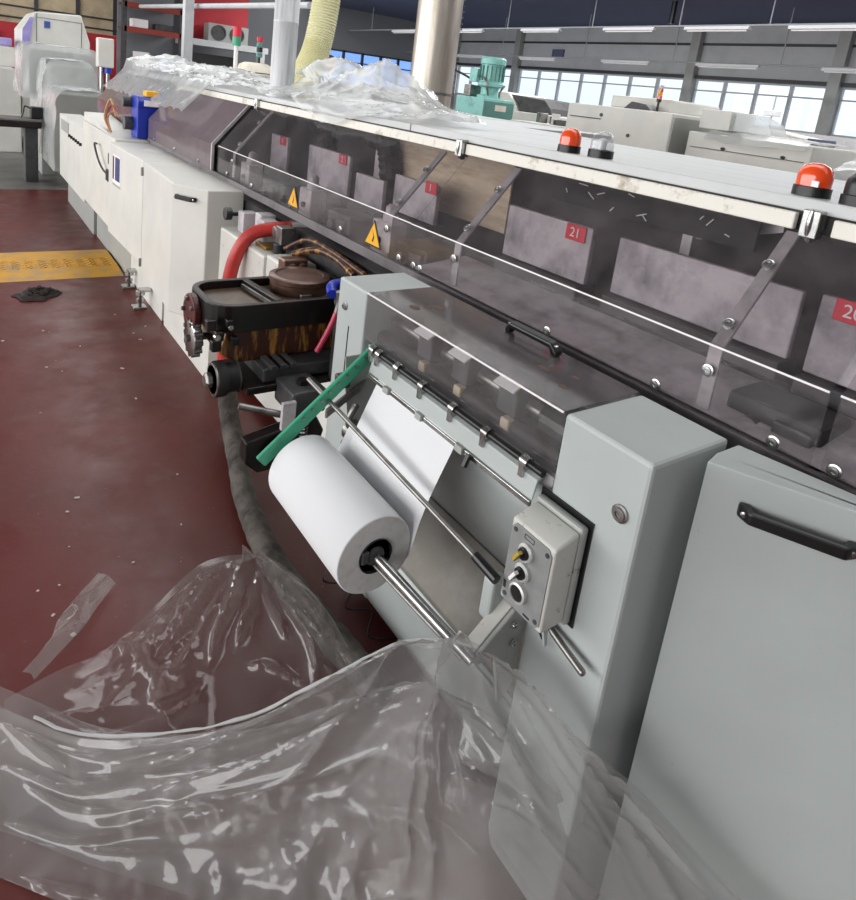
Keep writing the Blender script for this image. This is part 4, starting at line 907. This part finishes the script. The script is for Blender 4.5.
# hinged bar with lugs
mb = MB(); mb.prism([(.877, .722, .886), (.884, .722, .926), (.90, .722, .932), (.90, .722, .926), (.889, .722, .920), (.882, .722, .886)], (0, .595, 0)); hb = obj('hinged_bar', mb, 'grey', u, .002)
mb = MB(); mb.box(.872, .879, .722, 1.317, .874, .885); obj('guide_strip', mb, 'steel', hb, .001, label='bright steel guide strip')
for y in (.93, 1.08, 1.22):
    mb = MB(); mb.box(.866, .879, y-.012, y+.012, .872, .888); obj('strip_clip', mb, 'grey2', hb, .002)
mb = MB(); mb.cyl((.889, .715, .943), (.889, 1.335, .943), .008, 12); obj('hinge_rod', mb, 'black', u, smooth=True)
for k, y in enumerate((.76, .875, .985, 1.10, 1.205, 1.29, 1.32)):
    mb = MB(); mb.lathe((.889, y-.009, .943), (0, 1, 0), [(.0125, 0), (.0125, .018), (.008, .02)], 16); mb.box(.876, .889, y-.006, y+.006, .915, .943); obj('lug', mb, 'steel', hb, smooth=True)
mb = MB(); mb.cyl((.858, .895, .862), (.868, .895, .886), .007, 10); obj('thumb_screw', mb, 'black', hb)
# trough
for nm, prof, m in (('trough_wall', [(.945, .90), (1.03, .56)], 'grey'), ('trough_floor', [(1.03, .56), (1.01, .535), (.965, .46), (.932, .40)], 'trough'), ('front_panel', [(.932, .40), (.925, .385), (.928, .36), (1.03, .06)], 'grey')):
    P = spline([V((x, 0, z)) for x, z in prof], 4) if len(prof) > 2 else [V((x, 0, z)) for x, z in prof]
    mb = MB(); mb.grid([[(p.x, .70, p.z) for p in P], [(p.x, 1.40, p.z) for p in P]])
    tr = obj(nm, mb, m, u, 0, smooth=True); sm = tr.modifiers.new('thick', 'SOLIDIFY'); sm.thickness = .004
for k in range(1):
    mb = MB(); mb.prism([(1.0, 1.396, .90), (.85, 1.396, .90), (.86, 1.396, .80), (.93, 1.396, .42), (1.02, 1.396, .42)], (0, -.004, 0)); obj('trough_cheek', mb, 'grey2', u)
# swing arms, rods
mb = MB(); a0, a1 = V((.912, 0, .940)), V((.605, 0, .676)); d = (a1-a0).normalized(); nn = V((d.z, 0, -d.x))
mb.prism([a0+nn*.018+V((0, 1.336, 0)), a0-nn*.018+V((0, 1.336, 0)), a1-nn*.018+V((0, 1.336, 0)), a1+nn*.018+V((0, 1.336, 0))], (0, .012, 0)); ga = obj('green_arm', mb, 'green', u, .004, label='green painted swing arm')
for k in range(9):
    p = a0.lerp(a1, .04+k*.075); mb = MB(); mb.cyl(p+V((0, 1.332, 0))+nn*.008, p+V((0, 1.3365, 0))+nn*.008, .004, 8); obj('rivet', mb, 'steel2', ga)
mb = MB(); p = a0.lerp(a1, .02); mb.cyl(p+V((0, 1.327, 0)), p+V((0, 1.352, 0)), .008, 10); obj('pivot_bolt', mb, 'steel', ga)
mb = MB(); mb.prism([(.90, 1.378, .80), (.915, 1.378, .83), (.80, 1.378, .76), (.80, 1.378, .735)], (0, .01, 0)); lk = obj('link_plate', mb, 'steel2', u, .002)
mb = MB(); mb.box(.83, .87, 1.385, 1.41, .81, .85); obj('link_block', mb, 'dgrey', u, .005)
mb = MB(); mb.tube([(.86, 1.33, .79), (.84, 1.33, .75), (.85, 1.33, .71), (.83, 1.33, .68)], .009, 8); mb.cyl((.87, 1.30, .70), (.87, 1.36, .70), .03, 16); obj('brake_lever', mb, 'steel2', u, smooth=True)
mb = MB(); mb.cyl((.795, .715, .762), (.775, 1.45, .822), .006, 12); obj('tension_rod', mb, 'steel2', u, smooth=True)
mb = MB(); mb.cyl((.796, .70, .758), (.7935, .76, .767), .010, 12); obj('rod_clip', mb, 'black', u)
# right bracket
mb = MB(); mb.prism([(.775, .712, .585), (.79, .712, .568), (.83, .712, .575), (.865, .712, .44), (.895, .712, .47), (.902, .712, .60), (.905, .712, .665), (.865, .712, .66)], (0, -.01, 0)); bk = obj('bracket', mb, 'grey2', u, .003)
mb = MB(); mb.prism([(.775, .712, .588), (.788, .712, .58), (.872, .712, .655), (.865, .712, .664)], (0, .03, 0)); obj('bracket_flange', mb, 'cream', u, .002)
mb = MB(); mb.prism([(.83, .735, .62), (.865, .735, .60), (.88, .735, .70), (.83, .735, .71)], (0, .03, 0)); obj('bracket_cheek', mb, 'grey', u, .006)
bolt((.866, .701, .63), (0, -1, 0), .006, u); bolt((.872, .701, .585), (0, -1, 0), .006, u)
mb = MB(); mb.prism([(XF-.0015, .64, .70), (XF-.0015, .70, .70), (XF-.0015, .665, .628), (XF-.0015, .655, .62)], (.001, 0, 0)); obj('lever_slot', mb, 'black', u)
mb = MB(); mb.prism([(.862, .635, .70), (.88, .635, .70), (.89, .635, .63), (.885, .635, .625)], (0, .006, 0)); obj('slot_lip', mb, 'grey', u, .001)
mb = MB(); mb.tube([(.905, .64, .675), (.885, .63, .675), (.878, .60, .672), (.872, .545, .664)], .007, 12, 6); mb.sphere((.872, .543, .6638), .0072, (1, 1, 1), 10); obj('lever', mb, 'steel2', u, smooth=True)

# paper roll
RC = V((.712, 0, .645)); RR = .092
pr = thing('paper_roll', 'white paper roll on a shaft with its web running up into the unit', 'paper roll', (.712, 1.15, .55))
mb = MB(); n = 48
mb.lathe((RC.x, .968, RC.z), (0, 1, 0), [(.038, 0), (.040, -.0005), (RR-.002, -.0005), (RR, .002), (RR, .352), (RR-.002, .354), (.04, .354), (.038, .352)], n)
obj('roll', mb, 'paper', pr, smooth=True)
mb = MB(); mb.lathe((RC.x, .9668, RC.z), (0, -1, 0), [(.0395, 0), (.0395, .0006), (RR-.003, .0006), (RR-.003, 0)], n); obj('cut_face', mb, 'paperend', pr)
mb = MB(); mb.lathe((RC.x, .962, RC.z), (0, 1, 0), [(.031, .015), (.0395, .0), (.040, 0), (.040, .05), (.0, .05)], 32); obj('core', mb, 'core', pr, smooth=True)
mb = MB(); mb.lathe((RC.x, .975, RC.z), (0, -1, 0), [(.022, 0), (.022, .012), (.016, .016), (.014, .016)], 24); mb.box(RC.x-.036, RC.x-.02, .958, .972, RC.z-.008, RC.z+.02); obj('chuck', mb, 'dgrey', pr, .002)
web = [(RC.x+RR*math.cos(R(a)), RC.z+RR*math.sin(R(a))) for a in (-60, -40, -20, -6)]
web += [(.812, .69), (.826, .745), (.845, .80), (.864, .85), (.878, .89)]
P = spline([V((x, 0, z)) for x, z in web], 5)
mb = MB(); mb.grid([[(p.x+.001, y-.022*k/(len(P)-1), p.z) for k, p in enumerate(P)] for y in (.970, 1.10, 1.2, 1.29)]); w_ = obj('web', mb, 'paper', pr, smooth=True)
mb = MB(); P2 = spline([V((x, 0, z)) for x, z in [(.803, .615), (.822, .66), (.838, .70), (.852, .735)]], 5)
mb.grid([[(p.x-.012, y, p.z) for p in P2] for y in (.978, 1.1, 1.2, 1.325)]); obj('web_fold', mb, 'paper', pr, smooth=True)
t = thing('roll_shaft', 'bright steel shaft carrying the paper roll', 'shaft', (.712, 1, .645))
mb = MB(); mb.cyl((.775, .705, .583), (.714, .975, .642), .0115, 18); obj('shaft', mb, 'steel', t, smooth=True)
mb = MB(); mb.cyl((.768, .725, .572), (.706, .985, .628), .004, 10); obj('keeper_rod', mb, 'steel2', t, smooth=True)

# ---------------------------------------------------------------- grey cabinet at right
t = thing('cabinet', 'large grey cabinet with a black bow handle at the right edge', 'cabinet', (1.15, .1, 0))
dd = V((.444, -.896, 0)).normalized(); no = V((-.896, -.444, 0))
p0 = V((1.006, .487, 0)); p1 = p0+dd*.44
foot = [p0, p1, V((1.195, p1.y-.02, 0)), V((1.195, .487, 0))]
mb = MB()
prof = [(0, .05), (0, 1.058), (.02, 1.072), (.05, 1.074)]
vb = []
mb.prism([p0+V((0, 0, .05)), p1+V((0, 0, .05)), p1+V((0, 0, 1.05)), p0+V((0, 0, 1.05))], V((.448, .222, 0))*.004)
mb.bm.free(); mb = MB()
mb.prism([(p.x, p.y, .04) for p in (p0, p1, V((1.196, p1.y, 0)), V((1.118, .497, 0)), V((1.05, .497, 0)))], (0, 0, 1.072-.04))
obj('body', mb, 'grey', t, .012, seg=3)
pc = p0+dd*.14+V((0, 0, 1.015)); handle(t, pc+no*.001, dd, no, .165)
# dark gap filler: hood sill continues behind

# floor bits
for k in range(26):
    x = rnd.uniform(.1, .98); y = rnd.uniform(1.65, 4.4); s = rnd.uniform(.004, .011)
    mb = MB(); mb.obox((x, y, .002), (s, s*rnd.uniform(.6, 2), .003), rotz(rnd.uniform(0, 3)))
    tag(obj('paper_scrap', mb, 'scrap'), 'tiny pale paper scrap on the red floor', 'scrap', 'paper scraps on the floor')
mb = MB(); mb.tube([(1.02, 1.62, .03), (.95, 1.55, .04), (1.03, 1.5, .03), (.96, 1.42, .04), (1.03, 1.38, .03), (.97, 1.3, .035), (1.04, 1.26, .03)], .003, 6); tag(obj('bent_wire', mb, 'black', None, smooth=True), 'black zigzag wire on the dirty floor under the paper roll', 'wire')

# ---------------------------------------------------------------- hall background
t = thing('hydraulic_unit', 'teal hydraulic unit with an upright motor on its tank', 'machine', (6, 7.0, 0))
mb = MB(); mb.box(5.95, 6.5, 6.9, 7.5, .0, 1.64); obj('tank', mb, 'teal', t, .01)
mb = MB(); mb.prism([(5.952, 6.899, .2), (6.498, 6.899, .2), (6.498, 6.899, 1.6), (5.952, 6.899, 1.6)], (0, -.012, 0)); obj('side_panel', mb, 'teal2', t)
mb = MB(); mb.box(6.15, 6.35, 6.880, 6.886, 1.48, 1.56); obj('nameplate', mb, 'cloth', t)
mb = MB(); mb.lathe((6.2, 7.1, 1.64), (0, 0, 1), [(.17, 0), (.17, .03), (.12, .05), (.12, .14), (.18, .16), (.18, .2), (.155, .22), (.155, .44), (.175, .45), (.175, .52), (.15, .545), (.02, .55)], 28); obj('motor', mb, 'teal', t, smooth=True)
mb = MB()
for k in range(16):
    a = 2*PI*k/16; mb.obox((6.2+.16*math.cos(a), 7.1+.16*math.sin(a), 1.97), (.03, .008, .2), rotz(a))
obj('cooling_fin', mb, 'teal2', t)
mb = MB(); mb.box(6.02, 6.12, 7.2, 7.36, 1.84, 2.02); obj('junction_box', mb, 'teal', t, .01)
mb = MB(); mb.tube([(6.1, 7.0, 1.66), (6.03, 6.97, 1.78), (6.02, 7.05, 1.9), (6.06, 7.2, 1.92)], .014, 8); mb.tube([(6.25, 6.95, 1.66), (6.22, 6.9, 1.75), (6.3, 6.92, 1.82)], .014, 8); obj('tube', mb, 'steel2', t, smooth=True)
mb = MB(); mb.box(6.0, 6.2, 7.28, 7.42, 1.64, 1.80); obj('valve_block', mb, 'steel2', t, .01)
mb = MB(); mb.tube([(6.05, 7.3, 1.86), (6.05, 7.7, 1.97), (6.1, 8.4, 2.08)], .016, 8); tag(obj('hydraulic_hose', mb, 'black', None, smooth=True), 'black hose running left from the teal hydraulic unit', 'hose')

def bigmach(label, x0, x1, y0, y1, z1, dark=True, cat='machine'):
    t = thing('white_machine', label, cat, ((x0+x1)/2, (y0+y1)/2, 0))
    mb = MB(); mb.box(x0, x1, y0, y1, .1, z1); obj('body', mb, 'white', t, .015)
    mb = MB(); mb.box(x0+.05, x1, y0+.05, y1-.05, 0, .1); obj('plinth', mb, 'dgrey', t)
    return t
t = bigmach('long white machine body with a stack light in front of the windows', 6.0, 7.4, 4.06, 5.45, 1.70)
mb = MB(); mb.box(6.3, 7.2, 4.3, 5.1, 1.70, 1.84); obj('top_box', mb, 'white', t, .02)
mb = MB(); mb.prism([(6.1, 4.75, 1.70), (6.1, 4.4, 1.70), (6.1, 4.47, 1.76), (6.1, 4.66, 1.78)], (.1, 0, 0)); obj('hatch', mb, 'dgrey', t)
for y, z in ((4.95, 1.60), (4.7, 1.2), (4.55, 1.42)):
    mb = MB(); mb.cyl((5.99, y, z), (6.0, y, z), .02, 10); obj('port', mb, 'dgrey', t)
mb = MB(); mb.box(5.992, 6.0, 4.95, 5.4, 1.55, 1.56); obj('seam', mb, 'dgrey', t)
mb = MB(); mb.box(6.01, 7.35, 4.045, 4.06, .2, 1.66); obj('end_panel', mb, 'grey2', t)
t = thing('stack_light', 'thin stack light with amber and red rings on the long white machine', 'signal light', (6.2, 4.42, 1.7))
mb = MB(); mb.cyl((6.2, 4.40, 1.70), (6.2, 4.40, 1.83), .012, 10); obj('pole', mb, 'black', t)
for k, m in enumerate(('black', 'orange', 'yellow', 'orange', 'lamp')):
    mb = MB(); mb.cyl((6.2, 4.40, 1.80+.035*k), (6.2, 4.40, 1.833+.035*k), .025, 14); obj('lens_ring', mb, m, t)
t = bigmach('lower white machine with plastic draped over its top, right of the long one', 6.15, 7.1, 2.75, 3.95, 1.55)
mb = MB(); mb.box(6.14, 6.15, 2.8, 3.9, 1.40, 1.405); obj('seam', mb, 'dgrey', t)
for y in (3.55, 2.98):
    mb = MB(); mb.cyl((6.12, y, 1.42), (6.15, y, 1.42), .015, 10); obj('knob', mb, 'black', t)
mb = MB(); mb.grid(cover([(6.1, 1.48), (6.12, 1.53), (6.2, 1.57), (6.5, 1.58), (6.9, 1.58), (7.12, 1.56)], 2.80, 3.75, 5, .03)); obj('plastic_cover', mb, 'sheetw', t, smooth=True)
t = thing('feeder_box', 'white feeder box with a curved clear guard above the lower white machine', 'machine', (6.3, 3.75, 1.56))
mb = MB(); mb.box(6.25, 6.7, 3.6, 3.92, 1.59, 1.78); obj('box', mb, 'white', t, .01)
mb = MB(); mb.prism([(6.3, 3.59, 1.595), (6.3, 3.59, 1.78), (6.3, 3.42, 1.77), (6.3, 3.26, 1.70), (6.3, 3.2, 1.595)], (.3, 0, 0)); obj('guard', mb, 'sheetw', t, .01)
t = thing('printing_press', 'grey press with a curved dark guard beside the teal unit', 'machine', (8, 9, 0))
mb = MB(); mb.box(7.6, 8.8, 7.2, 9.2, .0, 1.5); obj('body', mb, 'white', t, .02)
mb = MB(); mb.prism([(7.7, 9.0, 1.5), (7.7, 8.05, 1.5), (7.7, 8.15, 1.62), (7.7, 8.35, 1.78), (7.7, 8.9, 1.80)], (.9, 0, 0)); obj('guard', mb, 'white', t, .01)
mb = MB(); mb.prism([(7.75, 8.04, 1.5), (7.75, 7.35, 1.5), (7.75, 7.4, 1.60), (7.75, 7.55, 1.72), (7.75, 8.35, 1.76), (7.75, 8.14, 1.62)], (.9, 0, 0)); obj('dark_guard', mb, 'dgrey', t, .01)
t = thing('control_desk', 'grey control desk with a dark screen by the windows', 'desk', (9.5, 4.6, 0))
mb = MB(); mb.box(9.2, 9.9, 4.2, 5.4, 0, 1.60); obj('body', mb, 'grey2', t, .02)
mb = MB(); mb.prism([(9.15, 4.2, 1.45), (9.15, 4.2, 1.62), (9.15, 4.75, 1.68), (9.15, 4.75, 1.45)], (.5, 0, 0)); obj('cover', mb, 'cream', t, .02)
mb = MB(); mb.box(9.12, 9.16, 3.85, 4.18, 1.4, 1.62); obj('screen', mb, 'navy', t, .005)
mb = MB(); mb.box(9.2, 9.4, 3.85, 4.18, 0, 1.4); obj('screen_stand', mb, 'dgrey', t)
t = thing('measuring_pole', 'thin pole with a small box standing against the bright window', 'pole', (9.6, 4.95, 1.6))
mb = MB(); mb.cyl((9.6, 4.95, 1.60), (9.6, 4.95, 2.15), .012, 8); obj('pole', mb, 'wire', t)
mb = MB(); mb.box(9.5, 9.7, 4.87, 5.03, 1.86, 1.94); obj('box', mb, 'lamp', t, .01)
t = thing('grey_bench', 'low grey bench with plastic crumpled on it behind the large orange beacon', 'bench', (7, 2.3, 0))
mb = MB(); mb.box(6.3, 7.4, 1.6, 2.6, 0, 1.36); obj('body', mb, 'grey2', t, .02)
mb = MB(); mb.grid(cover(fine([(6.25, 1.2), (6.28, 1.37), (6.5, 1.42), (6.9, 1.5), (7.4, 1.42)]), 1.6, 2.62, 21, .05)); obj('plastic_cover', mb, 'sheetw', t, smooth=True)
t = thing('long_cabinet', 'long pale cabinet row under the far windows', 'cabinet', (14, 9, 0))
mb = MB(); mb.box(13.6, 14.3, 4.5, 9.5, 0, 1.72); obj('body', mb, 'wallg', t, .02)
for k in range(5):
    mb = MB(); mb.box(13.59, 13.6, 4.55+k, 5.45+k, .2, 1.66); obj('door', mb, 'wallg', t, .005)
# boxes under and around teal
t = thing('work_table', 'white work table with clutter beyond the board, right of the teal unit', 'table', (6.6, 6.0, 0))
mb = MB(); mb.box(6.3, 7.3, 5.6, 6.7, 1.36, 1.40); obj('top', mb, 'white', t, .005)
for x, y in ((6.35, 5.65), (7.25, 5.65), (6.35, 6.65), (7.25, 6.65)):
    mb = MB(); mb.box(x-.03, x+.03, y-.03, y+.03, 0, 1.36); obj('leg', mb, 'dgrey', t)
for k in range(7):
    y = 5.75+.13*k; x = 6.45+rnd.uniform(0, .4); hgt = rnd.uniform(.05, .15)
    mb = MB()
    if k % 2: mb.cyl((x, y, 1.401), (x, y, 1.401+hgt), .04, 14)
    else: mb.obox((x, y, 1.401+hgt/2), (.12, .1, hgt), rotz(k))
    tag(obj('metal_part', mb, ('steel2', 'white', 'dgrey')[k % 3], None, .005), 'loose machine part lying on the white work table', 'machine part', 'parts on the work table')

# signals and cloth covered post behind the board
t = thing('signal_lamp', 'red and green signal lamp on a white pole', 'signal light', (2.57, 7, 0))
mb = MB(); mb.cyl((2.57, 7.1, 0), (2.57, 7.1, 1.86), .022, 12); obj('pole', mb, 'wtext', t)
mb = MB(); mb.cyl((2.57, 7.1, 1.86), (2.57, 7.1, 1.95), .045, 18); obj('green_lens', mb, 'green', t)
mb = MB(); mb.cyl((2.57, 7.1, 1.951), (2.57, 7.1, 2.05), .045, 18); obj('red_lens', mb, 'red', t)
t = thing('draped_box', 'cream cloth draped over a tall box behind the thin duct', 'box', (2.82, 7.1, 0))
mb = MB(); mb.box(2.70, 2.95, 7.0, 7.3, 0, 1.66); obj('box', mb, 'cream', t, .02)
rows = []
for x, z in [(2.64, 1.45), (2.66, 1.6), (2.69, 1.68), (2.75, 1.71), (2.9, 1.71), (2.97, 1.68), (3.0, 1.6), (3.02, 1.42)]:
    rows.append([(x+.012*NZ.noise(V((x*9, k, 1))), 6.95+.04*k+.01*NZ.noise(V((x*7, k*.7, 2))), z-.10*max(0, 1-k/1.5)*(1 if .0 < z else 0)) for k in range(10)])
mb = MB(); mb.grid(rows)
mb.grid([[(x, 6.945, z) for x in (2.66, 2.75, 2.83, 2.91, 2.99)] for z in (1.60, 1.5, 1.42)])
obj('cloth', mb, 'cloth', t, smooth=True)
t = thing('signal_lamp', 'small red and blue signal stack on the cloth draped box', 'signal light', (2.82, 7.1, 1.71))
mb = MB(); mb.cyl((2.84, 7.12, 1.70), (2.84, 7.12, 1.77), .015, 10); obj('pole', mb, 'black', t)
for k, m in enumerate(('teal2', 'black', 'teal2', 'red')):
    mb = MB(); mb.cyl((2.84, 7.12, 1.77+.055*k), (2.84, 7.12, 1.82+.055*k), .034, 14); obj('lens', mb, m, t)

# person whose head shows over the plastic
t = thing('person', 'person whose dark haired head shows above the heaped plastic', 'person', (3.63, 6.95, 0))
me = bpy.data.meshes.new('body')
J = [(0, 0, 1.0), (0, 0, 1.28), (0, 0, 1.55), (0, 0, 1.66), (.17, 0, 1.52), (.20, .05, 1.15), (.22, -.1, .93), (-.17, 0, 1.52), (-.20, .05, 1.15), (-.22, -.1, .93), (.09, 0, .88), (.10, 0, .5), (.10, .02, .07), (.11, -.14, .04), (-.09, 0, .88), (-.10, 0, .5), (-.10, .02, .07), (-.11, -.14, .04)]
ED = [(0, 1), (1, 2), (2, 3), (2, 4), (4, 5), (5, 6), (2, 7), (7, 8), (8, 9), (0, 10), (10, 11), (11, 12), (12, 13), (0, 14), (14, 15), (15, 16), (16, 17)]
RD = [.13, .13, .12, .055, .06, .045, .035, .06, .045, .035, .09, .06, .045, .035, .09, .06, .045, .035]
me.from_pydata(J, ED, []); bo = bpy.data.objects.new('body', me); C.objects.link(bo); bo.parent = t; me.materials.append(MT['shirt'])
sk = bo.modifiers.new('skin', 'SKIN'); bo.modifiers.new('sub', 'SUBSURF').levels = 1
for i, r_ in enumerate(RD): me.skin_vertices[0].data[i].radius = (r_, r_*.8)
me.skin_vertices[0].data[0].use_root = True
ROOT[bo.name] = ROOT[t.name]
mb = MB(); mb.sphere((3.63, 6.95, 1.785), .075, (.92, 1.05, 1.36), 20); mb.sphere((3.60, 6.875, 1.77), .014, (1, 1.2, 1.4), 8)
mb.sphere((3.56, 6.96, 1.775), .018, (.5, 1, 1.5), 8); mb.sphere((3.70, 6.96, 1.775), .018, (.5, 1, 1.5), 8); obj('head', mb, 'skin', t, smooth=True)
mb = MB(); mb.sphere((3.63, 6.975, 1.82), .079, (.95, 1.05, 1.05), 20); obj('hair', mb, 'hair', t, smooth=True)

# racks at the back wall
t = thing('pallet_rack', 'tall dark pallet rack with rust red beams against the red wall', 'rack', (5, 20, 0))
for x in (3.95, 5.45):
    mb = MB(); mb.box(x-.06, x+.06, 19.4, 19.52, 0, 4.0); obj('upright', mb, 'dgrey', t)
for z in (2.28, 2.9):
    mb = MB(); mb.box(3.95, 5.45, 19.4, 19.46, z, z+.12); mb.box(3.95, 5.45, 19.4, 20.3, z+.12, z+.14); obj('beam', mb, 'shelf', t)
mb = MB(); mb.box(3.95, 5.45, 20.3, 20.36, 0, 4.0); obj('back_sheet', mb, 'walld', t)
for k, (x, z, w, hh, m) in enumerate(((4.2, 2.43, .4, .22, 'wtext'), (4.8, 2.43, .5, .16, 'dgrey'), (4.3, 1.2, .35, .5, 'wtext'), (4.9, 1.2, .3, .4, 'blue2'))):
    mb = MB(); mb.box(x, x+w, 19.6, 20.0, z if z > 2 else 1.3, (z if z > 2 else 1.3)+hh)
    if z < 2: mb.box(x+.02, x+w-.02, 19.62, 19.98, 0, 1.3)
    tag(obj('stored_box', mb, m, None, .01), ('white box on the upper rack beam', 'dark box on the upper rack beam', 'tall white carton low in the rack', 'tall bluish carton low in the rack')[k], 'box')
t = thing('grey_column', 'pale grey steel column rising behind the far plastic heap', 'column', (4.05, 14, 0))
mb = MB(); mb.box(3.98, 4.16, 14, 14.18, 0, 4.2); obj('post', mb, 'wallg', t, .005)
t = thing('wall_shelf', 'pale mezzanine shelf with a black opening below, behind the grey column', 'shelf', (6.5, 20, 0))
mb = MB(); mb.box(5.6, 8.1, 19.6, 20.6, 2.18, 2.36); obj('deck', mb, 'wallg', t, .01)
for x in (5.7, 7.9):
    mb = MB(); mb.box(x-.1, x+.1, 19.6, 19.8, 0, 2.18); obj('leg', mb, 'wallg', t)
mb = MB(); mb.box(5.85, 7.4, 20.3, 20.4, 0, 1.98); obj('dark_opening', mb, 'black', t)
t = thing('fan_drum', 'round fan in a grey case on the mezzanine shelf', 'fan', (6.9, 19.8, 2.36))
mb = MB(); mb.box(6.3, 7.5, 19.75, 20.2, 2.361, 2.86); obj('case', mb, 'grey2', t, .01)
for x in (6.6, 7.15):
    mb = MB(); mb.lathe((x, 19.75, 2.61), (0, -1, 0), [(.22, 0), (.22, .03), (.18, .03), (.18, .005)], 24); obj('ring', mb, 'dgrey', t, smooth=True)
mb = MB(); mb.box(.95, 1.2, 21.85, 21.99, 1.72, 1.92); tag(obj('wall_box', mb, 'white', None, .01), 'small white box mounted on the red wall at far left', 'box')
t = thing('red_sheet', 'red sheet standing on the back of the mezzanine shelf', 'sheet', (6.6, 20.4, 2.361))
mb = MB(); mb.box(5.7, 7.7, 20.4, 20.46, 2.361, 4.15); obj('sheet', mb, 'wallr', t)
mb = MB(); mb.box(5.72, 5.80, 20.3, 20.4, 2.361, 4.15); obj('upright', mb, 'wallg', t)
mb = MB(); mb.box(WX-.08, WX-.003, 16.0, 16.5, 3.3, 3.55); tag(obj('wall_unit', mb, 'navy', None, .01), 'small dark unit high on the wall above the windows', 'unit')

# ---------------------------------------------------------------- light and camera
W = bpy.data.worlds.new('World'); SC.world = W; W.use_nodes = True
nt = W.node_tree; N, L = nt.nodes, nt.links; bg = N['Background']
tc = N.new('ShaderNodeTexCoord'); sep = N.new('ShaderNodeSeparateXYZ'); L.new(tc.outputs['Generated'], sep.inputs[0])
r = N.new('ShaderNodeValToRGB'); e = r.color_ramp.elements
e[0].position = .0; e[0].color = (.80, .90, 1.0, 1); e[1].position = .5; e[1].color = (1.0, 1.0, 1.0, 1)
x_ = e.new(.12); x_.color = (.97, .99, 1.0, 1)
L.new(sep.outputs['Z'], r.inputs['Fac']); L.new(r.outputs[0], bg.inputs['Color']); bg.inputs['Strength'].default_value = 1.0

def area(name, loc, rot, sx, sy, e, col=(1, 1, 1)):
    l = bpy.data.lights.new(name, 'AREA'); l.shape = 'RECTANGLE'; l.size = sx; l.size_y = sy; l.energy = e; l.color = col
    o = bpy.data.objects.new(name, l); C.objects.link(o); o.location = loc; o.rotation_euler = rot; return o
area('window_light_left', (-7.5, 8, 2.6), (0, R(-90), 0), 3.6, 32, 1350, (1, .99, .97))
area('fill_light', (9.2, 9, 4.25), (0, 0, 0), 2.0, 20, 650)  # added fill that brightens the far hall, no visible source
area('fill_light_2', (2.3, 8, 4.25), (0, 0, 0), 1.6, 16, 130)  # added overhead fill above the aisle, unseen source

cam = bpy.data.cameras.new('camera'); co = bpy.data.objects.new('camera', cam); C.objects.link(co); SC.camera = co
F, PX, PY = 657.011, 402.748, 247.517
Mx = [[-0.55322058, 0.82485674, -0.11644034], [-0.25564713, -0.03507557, 0.96613366], [0.79283765, 0.56425266, 0.23027678]]
# rows: camera right / down / forward expressed in (along, across, down)
def w_(row): return V((row[1], row[0], -row[2]))
rx, dn, fw = w_(Mx[0]), w_(Mx[1]), w_(Mx[2])
m4 = Matrix((( rx.x, -dn.x, -fw.x, 0), (rx.y, -dn.y, -fw.y, 0), (rx.z, -dn.z, -fw.z, 1.6), (0, 0, 0, 1)))
co.matrix_world = m4
cam.sensor_fit = 'HORIZONTAL'; cam.sensor_width = 36; cam.lens = F/856*36
cam.shift_x = (428-PX)/900; cam.shift_y = (PY-450)/900
cam.shift_x = (428-PX)/856; cam.shift_y = (PY-450)/856
cam.clip_start = .02; cam.clip_end = 600
vs = SC.view_settings; SC.display_settings.display_device = 'sRGB'
vs.view_transform = 'Standard'; vs.look = 'None'; vs.exposure = 0.36; vs.gamma = 1; vs.use_curve_mapping = False
SC.cycles.transparent_max_bounces = 32; SC.cycles.max_bounces = 8
try: SC.cycles.use_denoising = True
except Exception: pass
